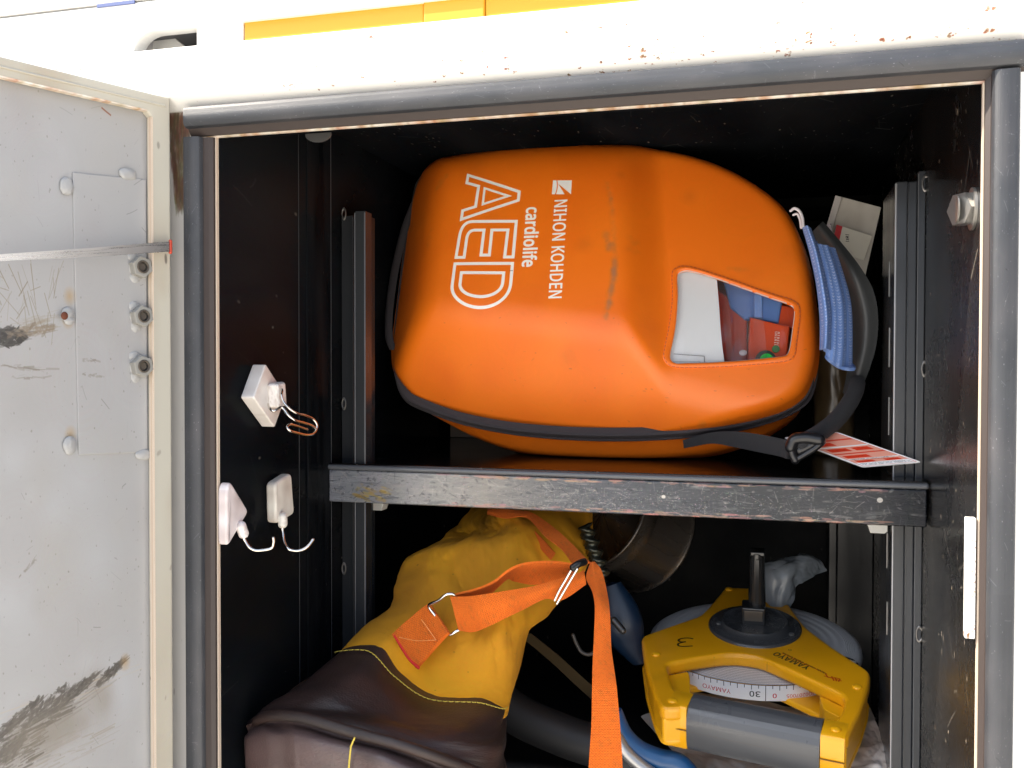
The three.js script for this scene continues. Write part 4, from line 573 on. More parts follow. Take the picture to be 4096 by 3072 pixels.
    const m = std([1, 1, 1], 0.85, { map: kc, bumpMap: knit, bumpScale: 0.0008, sheen: 0.3, sheenColor: new THREE.Color(0.4, 0.5, 0.9) });
    const g = thing('face_mask', 'light blue pleated cloth mask hanging beside the right end of the orange case', 'mask', onZ(1800, 795, -0.21));
    const l1 = [[[1733, 492], [1743, 487], [1752, 492]], [[1748, 545], [1760, 538], [1769, 540]], [[1762, 610], [1774, 604], [1785, 606]], [[1770, 680], [1784, 676], [1796, 672]], [[1771, 730], [1784, 728], [1795, 730]], [[1770, 756], [1782, 752], [1796, 756]]].map((r) => r.map(([x, y], k) => onZ(x, y, -0.188 + [-0.01, 0.004, -0.006][k])));
    part('narrow_pleat', sheet(l1.map((r) => r.slice().reverse()), 10, 50, 0.0015, { uvw: 0.35, uvh: 1 }), m, g, 'paler narrow pleat next to the case');
    const l2 = [[[1758, 520], [1766, 526], [1784, 529], [1805, 537]], [[1768, 580], [1780, 582], [1802, 586], [1823, 592]], [[1776, 650], [1790, 646], [1815, 646], [1838, 648]], [[1780, 700], [1794, 700], [1818, 702], [1842, 702]], [[1778, 745], [1792, 752], [1816, 762], [1842, 758]], [[1780, 758], [1790, 772], [1812, 792], [1842, 796]]].map((r) => r.map(([x, y], k) => onZ(x, y, -0.2 + [-0.004, 0.002, -0.002, -0.016][k])));
    part('wide_pleat', sheet(l2.map((r) => r.slice().reverse()), 18, 50, 0.0012, { uvw: 0.75, uvh: 1, bump: (u) => 0.0006 * Math.sin(u * 26) }), m, g);
    const fold = [[1786, 771], [1800, 784], [1818, 794], [1842, 797], [1836, 786], [1815, 775]].map(([x, y], i) => onZ(x, y, -0.205 - (i > 3 ? 0.014 : 0)));
    part('hem', tube(fold, 0.0016, 60, true, 8), m, g);
    const cord = std([0.7, 0.66, 0.7], 0.8); part('ear_loop', [capTube([[1708, 455], [1716, 450], [1726, 455], [1733, 470], [1736, 492]].map(([x, y]) => onZ(x, y, -0.21)), 0.0011, 30, 8), capTube([[1714, 464], [1722, 462], [1728, 474], [1731, 492]].map(([x, y]) => onZ(x, y, -0.214)), 0.0009, 30, 8)], cord, g);
  }
  { // envelope with a label
    const g = thing('paper_envelope', 'off white paper envelope with a red cornered label standing behind the carrying handle', 'envelope', onZ(1840, 600, -0.33)), z = -0.315, c = [[1805, 422], [1903, 448], [1868, 600], [1762, 566]], q = c.map(([x, y], i) => onZ(x, y, z - (i % 3 ? 0 : 0.012)));
    const em = paint(256, 256, (k, w, h) => { seed = 3; k.fillStyle = '#c9c4bb'; k.fillRect(0, 0, w, h); for (let i = 0; i < 40; i++) { const x = rnd() * w, y = rnd() * h, r = rr(10, 60), d = k.createRadialGradient(x, y, 0, x, y, r); d.addColorStop(0, css(168, 160, 150, rr(0.05, 0.3))); d.addColorStop(1, css(168, 160, 150, 0)); k.fillStyle = d; k.fillRect(x - r, y - r, 2 * r, 2 * r); } });
    part('paper', sheet([[q[3], q[2]], [q[0].clone().lerp(q[3], 0.5), q[1].clone().lerp(q[2], 0.5)], [q[0], q[1]]], 4, 6, 0.001), std([1, 1, 1], 0.75, { map: em }), g);
    part('flap', sheet([[onZ(1762, 566, z - 0.009), onZ(1776, 569, z - 0.007)], [onZ(1805, 422, z - 0.009), onZ(1818, 426, z - 0.007)]], 3, 6, 0.0008), std([0.62, 0.58, 0.56], 0.7), g);
    const lm = paint(256, 256, (k, w, h) => { k.fillStyle = '#d9d5c8'; k.fillRect(0, 0, w, h); k.fillStyle = '#c4262e'; k.fillRect(0, 0, w * 0.17, h * 0.86); k.strokeStyle = '#33302c'; k.lineWidth = 5; k.save(); k.translate(95, 92); k.rotate(1.35); k.beginPath(); for (const [a, b, c2, d2] of [[-30, -14, -30, 14], [-18, -12, -8, 12], [-18, 10, -2, -8], [-6, 0, 8, 2], [2, -12, 2, 14], [12, -10, 22, 10], [22, -10, 12, 8], [34, -12, 36, 14]]) { k.moveTo(a, b); k.lineTo(c2, d2); } k.stroke(); k.restore(); });
    part('label', sheet([[onZ(1796, 540, z + 0.002), onZ(1866, 562, z + 0.002)], [onZ(1807, 485, z + 0.002), onZ(1884, 510, z + 0.002)]], 3, 4, 0.0006), std([1, 1, 1], 0.6, { map: lm }), g);
    part('cord', [capTube([[1792, 560], [1788, 530], [1786, 505], [1791, 482], [1796, 500], [1797, 545]].map(([x, y]) => onZ(x, y, z + 0.004)), 0.001, 30, 7)], std([0.62, 0.56, 0.6], 0.8), g);
  }
  { // brown wrapped cylinder
    const b = onZ(1800, 950, -0.33), g = thing('wrapped_bottle', 'brown bottle in crinkled film standing behind the strap at the right end of the shelf', 'bottle', V3(b.x, 0.0023, -0.34)), pr = [];
    for (let i = 0; i <= 24; i++) { const y = 0.0023 + i / 24 * 0.135; pr.push(new THREE.Vector2(i === 0 ? 0.016 : i > 22 ? 0.012 : 0.0175, y)); }
    const L = new THREE.LatheGeometry([new THREE.Vector2(0, 0.0023), ...pr, new THREE.Vector2(0, 0.14)], 60).translate(b.x + 0.0005, 0, -0.34), P = L.attributes.position; for (let k = 0; k < P.count; k++) { const x = P.getX(k) - b.x, z = P.getZ(k) + 0.34, a = Math.atan2(z, x), f = 1 + 0.1 * (fbm(a * 5 + 20, P.getY(k) * 130) - 0.5); P.setX(k, b.x + x * f); P.setZ(k, -0.34 + z * f); } L.computeVertexNormals();
    part('bottle', L, std([0.16, 0.105, 0.05], 0.28, { clearcoat: 0.8, clearcoatRoughness: 0.15 }), g);
  }
  { // instruction card, held a little above the shelf by the strap
    const q0 = onY(1863, 1009, 0.0085), q1 = onZ(1991, 998, -0.167), q3 = onY(1800, 930, 0.032).sub(q1).multiplyScalar(0.95).add(q0), q = [q0, q1, q1.clone().add(q3).sub(q0), q3], g = thing('instruction_card', 'white and orange printed card lying over the right end of the shelf', 'card', q[0].clone());
    const O = q[0], A = q[1].clone().sub(O), B = q[3].clone().sub(O), w = A.length(), u = A.clone().normalize(), up = V3(0, 1, 0), v = B.clone().addScaledVector(u, -B.dot(u)), h = v.length(); v.normalize(); const sk = B.dot(u);
    const cm = paint(512, 1024, (k, W2, H2) => { // y runs from the far end (0) to the near end (H2)
      seed = 44; k.fillStyle = '#f6f5f5'; k.fillRect(0, 0, W2, H2); k.strokeStyle = '#d0402c'; k.lineWidth = 5; k.strokeRect(26, 20, W2 - 52, H2 - 46); k.fillStyle = '#e8a08c'; k.fillRect(30, 24, W2 - 60, H2 * 0.885 - 24);
      const row = (y0, hh, c) => { k.fillStyle = c; k.fillRect(30, y0 * H2, W2 - 60, hh * H2); }; row(0.77, 0.024, '#ecebea'); row(0.60, 0.03, '#d8452a'); row(0.4, 0.03, '#ecebea'); row(0.2, 0.04, '#d8452a');
      for (const [x, y0, ww, hh] of [[0.12, 0.825, 0.3, 0.055], [0.6, 0.825, 0.26, 0.055], [0.12, 0.67, 0.42, 0.075], [0.12, 0.46, 0.36, 0.09], [0.56, 0.46, 0.3, 0.09], [0.12, 0.28, 0.34, 0.09]]) { k.fillStyle = '#d83a1c'; k.fillRect(x * W2, y0 * H2, ww * W2, hh * H2); k.fillStyle = 'rgba(120,40,24,.5)'; for (let i = 0; i < 8; i++) k.fillRect((x + rr(0.05, ww - 0.08)) * W2, (y0 + rr(0.01, hh - 0.02)) * H2, rr(8, 26), rr(3, 10)); }
      for (const y0 of [0.774, 0.783, 0.802, 0.811, 0.9, 0.913, 0.926, 0.94, 0.952]) { let x = 50 + rr(0, 20); const end = W2 * rr(0.6, 0.92); while (x < end) { const l = rr(3, 9); k.fillStyle = y0 > 0.89 || y0 < 0.79 ? 'rgba(40,40,56,.8)' : 'rgba(120,50,40,.8)'; k.fillRect(x, y0 * H2 + rr(-1, 1), l, rr(4, 8)); x += l + rr(1, 4) + (rnd() < 0.08 ? 18 : 0); } }
    });
    const s = new THREE.Shape(); const r = 0.0022, pts = [[0, 0], [w, 0], [w + sk, h], [sk, h]]; pts.forEach((p, i) => { const a = pts[(i + 3) % 4], b = pts[(i + 1) % 4], f = (e) => { const l = Math.hypot(e[0] - p[0], e[1] - p[1]); return [p[0] + (e[0] - p[0]) * r / l, p[1] + (e[1] - p[1]) * r / l]; }; i ? s.lineTo(...f(a)) : s.moveTo(...f(a)); s.quadraticCurveTo(...p, ...f(b)); }); s.closePath();
    const e = new THREE.ExtrudeGeometry(s, { depth: 0.0009, bevelEnabled: false, curveSegments: 6 }); { const Uv = e.attributes.uv, P = e.attributes.position; for (let k = 0; k < Uv.count; k++) { const t = P.getY(k) / h; Uv.setXY(k, (P.getX(k) - sk * t) / w, t); } }
    const nn = u.clone().cross(v); if (nn.y < 0) { e.scale(1, 1, 1); }
    e.applyMatrix4(basis(u, v, nn, O.clone().addScaledVector(nn, nn.y > 0 ? -0.0009 : 0)));
    part('card', e, std([1, 1, 1], 0.35, { map: cm, clearcoat: 0.4, clearcoatRoughness: 0.2 }), g);
  }
  { // pale carton at the back
    const p = onY(947, 946, 0.0022), g = thing('small_carton', 'pale cardboard carton showing behind the lower left of the orange case', 'carton', V3(0.06, 0.0022, -0.45));
    part('carton', box(0.006, 0.13, 0.0022, 0.03, -0.47, -0.43, 0.001), std([0.5, 0.38, 0.28], 0.8), g);
  }
}

// ---------- things in the lower half ----------
const Z = (r) => r.map(([x, y, z]) => onZ(x, y, z));
const weave = (n, k = 0.5) => grain(256, 256, (u, v) => { const a = Math.floor(u * n), b = Math.floor(v * n), f = u * n - a, g = v * n - b, up = (a + b) % 2; const h = up ? Math.sin(f * Math.PI) : Math.sin(g * Math.PI); return 0.25 + k * h + 0.12 * (hash(Math.floor(u * 256), Math.floor(v * 256)) - 0.5); });
const cloud = (c1, c2, w, h, sd, n = 120, al = 0.4) => paint(w, h, (g) => { seed = sd; g.fillStyle = c1; g.fillRect(0, 0, w, h); for (let i = 0; i < n; i++) { const x = rnd() * w, y = rnd() * h, r = rr(10, w * 0.2), k = g.createRadialGradient(x, y, 0, x, y, r); k.addColorStop(0, c2.replace('A', rr(0.05, al))); k.addColorStop(1, c2.replace('A', 0)); g.fillStyle = k; g.fillRect(x - r, y - r, 2 * r, 2 * r); } speckle(g, w, h, n, 0.5, 2, () => css(70, 56, 30, rr(0.05, 0.35))); });
{ // tool bag
  const bag = thing('tool_bag', 'slumped mustard yellow canvas bag with a dark brown leather bottom and orange strap', 'bag', V3(0.12, SILL, -0.12));
  const ring = (r, back = 0.075, dy = -0.012) => { const f = Z(r), L = f[0], R = f.at(-1); for (const t of [0.22, 0.78]) { const p = R.clone().lerp(L, t); p.z -= back; p.y += dy; f.push(p); } return f; };
  const R0 = [[757, 1386, -0.133], [826, 1383, -0.102], [872, 1446, -0.094], [940, 1493, -0.09], [1043, 1496, -0.094], [1101, 1513, -0.118]];
  const cloth = [
    [[712, 1440, -0.118], [768, 1446, -0.084], [838, 1485, -0.07], [915, 1530, -0.066], [1020, 1545, -0.07], [1094, 1548, -0.1]],
    R0,
    [[800, 1345, -0.15], [860, 1345, -0.119], [922, 1385, -0.104], [995, 1418, -0.099], [1070, 1440, -0.104], [1116, 1462, -0.135]],
    [[847, 1314, -0.166], [900, 1300, -0.135], [960, 1322, -0.121], [1030, 1345, -0.112], [1090, 1372, -0.112], [1136, 1372, -0.15]],
    [[856, 1268, -0.186], [910, 1240, -0.158], [970, 1245, -0.15], [1040, 1260, -0.146], [1110, 1285, -0.14], [1186, 1322, -0.185]],
    [[880, 1204, -0.203], [935, 1186, -0.183], [990, 1176, -0.178], [1060, 1176, -0.174], [1130, 1190, -0.178], [1236, 1270, -0.205]],
    [[955, 1172, -0.222], [1000, 1158, -0.214], [1040, 1148, -0.206], [1090, 1138, -0.2], [1150, 1140, -0.204], [1262, 1222, -0.22]],
    [[978, 1146, -0.245], [1012, 1130, -0.238], [1045, 1120, -0.232], [1095, 1108, -0.226], [1160, 1110, -0.226], [1268, 1180, -0.24]],
    [[1020, 1106, -0.29], [1045, 1082, -0.284], [1085, 1074, -0.28], [1130, 1066, -0.276], [1190, 1062, -0.276], [1272, 1100, -0.285]],
  ].map((r) => ring(r));
  const folds = (u, v) => 0.0032 * (fbm(u * 8 + 3, v * 5) - 0.47) * smooth(0.16, 0.3, v) + 0.0045 * (Math.pow(Math.abs(fbm(u * 7 + 11, v * 5 + u * 4) - 0.47) * 2, 0.7) - 0.35) * smooth(0.18, 0.34, v) + 0.0007 * Math.sin(u * 34 + v * 22 + 4 * fbm(u * 5, v * 5)) * smooth(0.16, 0.3, v) + 0.0006 * (fbm(u * 60, v * 50) - 0.5);
  const canvasMat = std([1, 1, 1], 0.9, { map: cloud('#f0a80e', 'rgba(150,96,10,A)', 512, 512, 5, 150, 0.28), bumpMap: weave(64), bumpScale: 0.0002 });
  canvasMat.bumpMap.repeat.set(9, 7);
  part('canvas_body', skin(cloth, 150, 130, { wrap: true, bump: folds }), canvasMat, bag);
  const leatherN = grain(512, 512, (u, v) => 0.5 + 0.6 * (fbm(u * 90, v * 90, 3) - 0.47)), leatherMat = std([1, 1, 1], 0.44, { map: cloud('#3f2d27', 'rgba(24,17,16,A)', 512, 512, 6, 160, 0.4), bumpMap: leatherN, bumpScale: 0.0004, clearcoat: 0.18, clearcoatRoughness: 0.4 });
  leatherN.repeat.set(3, 2);
  const lipR = [[545, 1562, -0.036], [572, 1546, -0.022], [640, 1545, -0.01], [760, 1578, -0.004], [900, 1618, -0.006], [1084, 1688, -0.058]];
  const leather = [R0,
    [[690, 1441, -0.1], [760, 1438, -0.07], [832, 1482, -0.06], [912, 1530, -0.056], [1022, 1545, -0.062], [1095, 1546, -0.094]],
    [[618, 1496, -0.064], [690, 1493, -0.038], [790, 1530, -0.032], [885, 1568, -0.03], [1000, 1590, -0.036], [1090, 1590, -0.074]],
    [[575, 1530, -0.047], [620, 1524, -0.026], [700, 1538, -0.018], [830, 1575, -0.014], [955, 1620, -0.02], [1087, 1632, -0.064]], lipR].map((r, i) => ring(r, 0.075 + 0.004 * i));
  const lb = (u, v) => 0.0018 + 0.0028 * (fbm(u * 7 + 1, v * 5) - 0.47) * smooth(0.1, 0.4, v) * (1 - smooth(0.8, 1, v)) + 0.0016 * Math.sin(u * 21 + v * 6) * smooth(0.15, 0.5, v) * (1 - smooth(0.7, 1, v));
  const LS = part('leather_bottom', skin(leather, 150, 80, { wrap: true, bump: lb }), leatherMat, bag, 'dark brown leather lower part');
  
  const onLeather = (u, v, o) => { const g = V3(0, 0, 0), p = crv(leather.map((r) => crv(r, u * 5 / 8, true)), v); return p.add(V3(0, 0.0006, o)); };
  const thread = std([0.55, 0.42, 0.06], 0.7), st = []; for (let i = 0; i < 44; i++) { const a = (i + 0.1) / 44, b = (i + 0.8) / 44, v = 0.105; st.push(capTube([onLeather(a, v, 0.0026), onLeather((a + b) / 2, v, 0.0031), onLeather(b, v, 0.0026)], 0.0004, 4, 5)); }
  const s1 = part('stitching', st, thread, LS); s1.userData.kind = 'stuff';
  // folded lip and the bottom panel below it
  part('piping', tube(lipR.map(([x, y, z], i) => onZ(x, y + 3, z + (i === 5 ? 0 : 0.001))).concat([onZ(1120, 1712, -0.09)]), 0.0036, 100, false, 12), leatherMat, bag, 'rolled leather lip at the bag bottom');
  const under = lipR.map(([x, y, z]) => [x, y, z]);
  const panel = [under.map(([x, y, z], i) => [x + (i ? 0 : 6), y + 6, z - 0.002]), under.map(([x, y, z], i) => [x + (i ? -4 : 2), y + 20, z - 0.005]), [[538, 1598, -0.034], [572, 1592, -0.014], [640, 1600, 0.0], [760, 1625, 0.005], [890, 1665, 0.004], [1080, 1740, -0.055]], [[540, 1680, -0.036], [580, 1690, -0.012], [645, 1705, 0.0], [765, 1735, 0.004], [890, 1770, 0.0], [1076, 1830, -0.06]], [[548, 1790, -0.05], [590, 1810, -0.026], [650, 1830, -0.016], [770, 1850, -0.012], [890, 1870, -0.016], [1070, 1900, -0.07]]].map((r, i) => ring(r, 0.09));
  const gl = std([1, 1, 1], 0.36, { map: cloud('#5a4845', 'rgba(40,30,30,A)', 512, 512, 8, 120, 0.3), bumpMap: leatherN, bumpScale: 0.0006, clearcoat: 0.3, clearcoatRoughness: 0.35 });
  const PP = part('bottom_panel', skin(panel, 150, 60, { wrap: true, bump: (u, v) => 0.002 * (fbm(u * 8, v * 4) - 0.47) + 0.0014 * Math.sin(u * 40) * smooth(0.05, 0.25, v) * (u < 0.25 ? 1 : 0.2) }), gl, bag, 'glossier leather bottom panel');
  const seam = []; const sp = [[766, 1594], [758, 1612], [755, 1640], [753, 1668], [752, 1700]]; for (let i = 0; i < 10; i++) { const f = (t) => { const k = Math.min(3.999, t * 4), a = Math.floor(k); const x = lerp(sp[a][0], sp[a + 1][0], k - a), y = lerp(sp[a][1], sp[a + 1][1], k - a); return onZ(x, y, 0.0085); }; seam.push(capTube([f((i + 0.05) / 10), f((i + 0.45) / 10), f((i + 0.8) / 10)], 0.0006, 3, 5)); }
  const s2 = part('stitching', seam, thread, PP); s2.userData.kind = 'stuff';
  // orange webbing
  const webN = weave(20, 0.6), webMat = std([1, 1, 1], 0.88, { map: paint(512, 1024, (g, w, h) => { seed = 9; g.fillStyle = '#e76c0e'; g.fillRect(0, 0, w, h); for (let i = 0; i < 90; i++) { const x = rnd() * w, y = rnd() * h, r = rr(10, 80), k = g.createRadialGradient(x, y, 0, x, y, r), c = i % 3 ? '206,82,10' : '110,80,56'; k.addColorStop(0, `rgba(${c},${rr(0.05, 0.22)})`); k.addColorStop(1, `rgba(${c},0)`); g.fillStyle = k; g.fillRect(x - r, y - r, 2 * r, 2 * r); } for (let j = 0; j < 40; j++) for (let i = 0; i < 22; i++) { g.fillStyle = css(...((i + j) % 2 ? [255, 138, 20] : [150, 44, 4]), rr(0.1, 0.3)); g.fillRect(i * w / 22, j * h / 40, w / 22, h / 40 * 0.8); } }), bumpMap: webN, bumpScale: 0.0008 });
  webN.repeat.set(1, 1);
  const ribbon = (name, a, b, z, o = {}, par = bag, label) => part(name, sheet(a.map((p, i) => [onZ(b[i][0], b[i][1], z[i][1] ?? z[i]), onZ((p[0] + b[i][0]) / 2, (p[1] + b[i][1]) / 2, ((z[i][0] ?? z[i]) + (z[i][1] ?? z[i])) / 2 + (o.crown ?? 0)), onZ(p[0], p[1], z[i][0] ?? z[i])]), 8, o.n ?? 60, o.t ?? 0.0016, { uvw: 1, uvh: o.uvh ?? 4 }), webMat, par, label);
  const C5 = (l) => l.map(([x, y]) => [810 + x * 0.2441, 1080 + y * 0.2441]);
  const end = ribbon('strap_end', C5([[172, 1195], [240, 1130], [330, 1055], [420, 980], [500, 925]]), C5([[385, 1492], [440, 1430], [520, 1340], [600, 1250], [668, 1180]]), [[-0.102, -0.085], [-0.102, -0.085], [-0.104, -0.086], [-0.105, -0.087], [-0.106, -0.088]], { t: 0.003, uvh: 1.2, n: 20 }, bag, 'red orange stitched end of the strap');
  { const q = (x, y, z) => onZ(810 + x * 0.2441, 1080 + y * 0.2441, z), f = std([0.85, 0.32, 0.1], 0.8); part('stitching', [capTube([q(412, 1060, -0.0935), q(470, 1140, -0.089), q(540, 1240, -0.0835)], 0.0003, 12, 5), capTube([q(215, 1215, -0.0955), q(360, 1245, -0.091), q(540, 1240, -0.0835)], 0.0003, 12, 5)], f, end); }
  part('red_binding', capTube(C5([[178, 1205], [240, 1310], [310, 1415], [385, 1485]]).map(([x, y], i) => onZ(x, y, -0.0985 + i * 0.0058)), 0.0011, 20, 8), std([0.6, 0.02, 0.015], 0.8), end);
  const low = ribbon('lower_strap', C5([[668, 858], [780, 856], [900, 848], [1200, 802], [1400, 768], [1600, 712], [1750, 662], [1850, 628]]), C5([[745, 1145], [870, 1160], [1000, 1112], [1200, 1012], [1300, 960], [1500, 862], [1650, 872], [1860, 735]]), [-0.095, -0.096, -0.097, -0.1, -0.102, -0.106, -0.11, -0.116], { crown: 0.003, uvh: 4 });
  ribbon('upper_strap', C5([[700, 828], [900, 778], [1050, 712], [1180, 612], [1300, 560], [1450, 540], [1600, 540], [1790, 566]]), C5([[760, 862], [900, 858], [1000, 832], [1160, 690], [1240, 706], [1400, 735], [1560, 712], [1760, 650]]), [[-0.101, -0.107], [-0.103, -0.112], [-0.106, -0.116], [-0.108, -0.126], [-0.11, -0.13], [-0.112, -0.132], [-0.115, -0.13], [-0.119, -0.126]], { uvh: 4 }, bag, 'loop of the strap standing on edge');
  ribbon('hanging_strap', C5([[1905, 548], [1868, 690], [1920, 800], [1945, 950], [1938, 1200], [1926, 1450], [1921, 1659], [1914, 2000], [1890, 2370], [1880, 2700]]), C5([[1945, 545], [2006, 625], [2052, 800], [2080, 1000], [2092, 1300], [2118, 1500], [2140, 1659], [2170, 2000], [2192, 2370], [2196, 2700]]), [-0.13, [-0.124, -0.13], [-0.118, -0.124], -0.112, -0.106, -0.1, -0.096, -0.09, -0.084, -0.08], { uvh: 7, n: 90, crown: 0.002 }, bag, 'long strap hanging down in front');
  ribbon('back_strap', C5([[1000, 95], [1150, 95], [1290, 108], [1400, 128], [1600, 268], [1750, 408], [1862, 522], [1905, 560]]), C5([[1000, 130], [1150, 165], [1290, 150], [1380, 182], [1500, 320], [1650, 440], [1740, 556], [1800, 600]]), [[-0.214, -0.21], [-0.21, -0.205], [-0.205, -0.2], [-0.2, -0.196], [-0.18, -0.176], [-0.158, -0.155], [-0.138, -0.138], [-0.13, -0.13]], { uvh: 4, crown: 0.001 });
  ribbon('back_strap', C5([[1300, 180], [1400, 260], [1500, 360], [1600, 470]]), C5([[1250, 210], [1350, 300], [1440, 400], [1560, 530]]), [-0.212, -0.205, -0.198, -0.19], { uvh: 2, n: 20 });
  const chrome = std([0.72, 0.71, 0.69], 0.14, { metalness: 1 });
  part('strap_ring', tube([[926, 1309], [948, 1297], [966, 1284], [979, 1284], [989, 1300], [996, 1335], [998, 1356], [985, 1364], [972, 1371], [958, 1356], [940, 1330]].map(([x, y], i) => onZ(x, y, -0.0955 + 0.003 * Math.sin(i))), 0.0011, 120, true, 8), chrome, bag, 'rectangular steel strap ring');
  const sl = part('slider_buckle', [capTube([[1238, 1224], [1222, 1252], [1208, 1276], [1198, 1297]].map(([x, y]) => onZ(x, y, -0.1)), 0.0009, 20, 8), capTube([[1247, 1229], [1231, 1256], [1215, 1283], [1203, 1304]].map(([x, y]) => onZ(x, y, -0.0995)), 0.0009, 20, 8)], chrome, bag, 'bright steel slider on the strap');
  part('slider_cap', [capTube([onZ(1238, 1226, -0.1), onZ(1250, 1218, -0.102), onZ(1262, 1214, -0.106)], 0.0026, 12, 10)], std([0.02, 0.02, 0.02], 0.2, { metalness: 0.6 }), sl);
}
{ // tape measure
  const t = 11 * Math.PI / 180, hub = onZ(1632, 1350, -0.3), A = V3(1, 0, 0), N = V3(0, Math.cos(t), Math.sin(t)), B = N.clone().cross(A), M = basis(A, B, N, hub);
  const tm = thing('measuring_tape', 'yellow open reel measuring tape lying with its crank up on the right', 'measuring tape'); M.decompose(tm.position, tm.quaternion, tm.scale); tm.updateMatrixWorld(true);
  const at = (dx, dy, h = 0) => { const p = onPlane(dx, dy, hub.clone().addScaledVector(N, h), N).sub(hub); return [p.dot(A), p.dot(B)]; };
  const K = (x, y) => [1350 + x * 0.2441, 1188 + y * 0.2441], TH = 0.031;
  const outer = [[1567, 1267], [1640, 1270], [1692, 1283], [1711, 1315], [1741, 1354], [1800, 1398], [1881, 1450], [1878, 1478], [1862, 1530], [1830, 1596], [1774, 1586], [1778, 1566], [1806, 1556], [1822, 1530], [1826, 1503], [1716, 1452], [1643, 1420], [1602, 1413], [1562, 1413], [1500, 1422], [1438, 1434], [1456, 1488], [1484, 1506], [1481, 1528], [1429, 1531], [1412, 1500], [1394, 1440], [1385, 1373], [1450, 1350], [1512, 1329], [1535, 1305]].map((p) => at(...p)).reverse();
  const smoothPoly = (p, r) => { const out = [], n = p.length; p.forEach((q, i) => { const a = p[(i + n - 1) % n], b = p[(i + 1) % n], f = (e) => { const l = Math.hypot(e[0] - q[0], e[1] - q[1]), k = Math.min(r, l * 0.45) / l; return [q[0] + (e[0] - q[0]) * k, q[1] + (e[1] - q[1]) * k]; }, s = f(a), e = f(b); for (let k = 0; k <= 5; k++) { const u = k / 5; out.push([(1 - u) * (1 - u) * s[0] + 2 * u * (1 - u) * q[0] + u * u * e[0], (1 - u) * (1 - u) * s[1] + 2 * u * (1 - u) * q[1] + u * u * e[1]]); } }); return out; };
  const O = smoothPoly(outer, 0.007);
  const ta = 0.11, tb0 = -0.19, tb1 = 0.11, PX = (dx, dy) => { const [a, b] = at(dx, dy); return [(a + ta) / (2 * ta) * 1536, (1 - (b - tb0) / (tb1 - tb0)) * 2048]; };
  const topMap = paint(1536, 2048, (g, w, h) => {
    seed = 12; g.fillStyle = '#f4ac10'; g.fillRect(0, 0, w, h); for (let i = 0; i < 80; i++) { const x = rnd() * w, y = rnd() * h, r = rr(30, 200), k = g.createRadialGradient(x, y, 0, x, y, r); k.addColorStop(0, css(180, 122, 10, rr(0.03, 0.2))); k.addColorStop(1, css(180, 122, 10, 0)); g.fillStyle = k; g.fillRect(x - r, y - r, 2 * r, 2 * r); } speckle(g, w, h, 160, 1, 3, () => css(110, 80, 20, rr(0.1, 0.5)));
    const P = (x, y) => PX(...K(x, y));
    g.strokeStyle = '#16140f'; g.lineWidth = 11; g.lineCap = 'round'; g.beginPath(); g.moveTo(...P(598, 785)); g.bezierCurveTo(...P(540, 770), ...P(470, 785), ...P(474, 802)); g.bezierCurveTo(...P(480, 816), ...P(520, 814), ...P(540, 812)); g.bezierCurveTo(...P(500, 818), ...P(462, 826), ...P(470, 842)); g.bezierCurveTo(...P(480, 860), ...P(550, 852), ...P(592, 850)); g.stroke();
    const text = (s, A0, B0, cap, col, font) => { const a = P(...A0), b = P(...B0), L = Math.hypot(b[0] - a[0], b[1] - a[1]); g.save(); g.translate(...a); g.rotate(Math.atan2(b[1] - a[1], b[0] - a[0])); g.font = font; const mw = g.measureText(s).width; g.scale(L / mw, cap); g.fillStyle = col; g.fillText(s, 0, 0); g.restore(); };
    text('YAMAYO', [1650, 1035], [1340, 900], 0.62, '#2a2620', 'bold 100px sans-serif');
    g.strokeStyle = '#c02a12'; g.lineWidth = 7; g.lineCap = 'butt'; g.beginPath(); g.moveTo(...P(1392, 912)); g.lineTo(...P(1790, 1100)); g.stroke();
    for (let i = 0; i < 34; i++) { const t = i / 34; if (i % 9 === 8) continue; const a = P(lerp(1400, 1780, t), lerp(906, 1086, t)), b2 = P(lerp(1403, 1783, t), lerp(922, 1104, t)); g.strokeStyle = 'rgba(58,48,32,.85)'; g.lineWidth = rr(2, 4.5); g.beginPath(); g.moveTo(...a); g.lineTo(b2[0] + rr(-4, 4), b2[1] + rr(-6, 0)); g.stroke(); }
    for (const [x0, y0, x1, y1] of [[1775, 1100, 1800, 1130], [1800, 1128, 1850, 1132], [1830, 1118, 1850, 1158], [1850, 1128, 1900, 1140], [1862, 1130, 1872, 1162], [1870, 1148, 1905, 1156], [1905, 1140, 1890, 1166]]) { g.strokeStyle = '#c02a12'; g.lineWidth = 7; g.beginPath(); g.moveTo(...P(x0, y0)); g.lineTo(...P(x1, y1)); g.stroke(); }
    g.strokeStyle = '#c02a12'; g.lineWidth = 5; g.beginPath(); g.moveTo(...P(1920, 1160)); g.lineTo(...P(1760, 1115)); g.stroke();
    { const p = P(1460, 885); g.strokeStyle = '#4a3c18'; g.lineWidth = 3; g.beginPath(); g.arc(p[0], p[1], 8, 0, 7); g.stroke(); }
  });
  const yel = std([1, 1, 1], 0.36, { map: topMap, clearcoat: 0.25, clearcoatRoughness: 0.3 }), yel2 = std([0.9, 0.43, 0.006], 0.36, { clearcoat: 0.25, clearcoatRoughness: 0.3 });
  const uvt = (g) => { const U = g.attributes.uv, P = g.attributes.position; for (let k = 0; k < U.count; k++) U.setXY(k, (P.getX(k) + ta) / (2 * ta), (P.getY(k) - tb0) / (tb1 - tb0)); return g; };
  const top = local('top_frame', uvt(slab(O, -0.0115, 0, 0.0032)), yel, tm, 'yellow upper half of the frame with printed maker name');
  local('bottom_frame', slab(O, -TH, -0.0255, 0.002), yel2, tm);
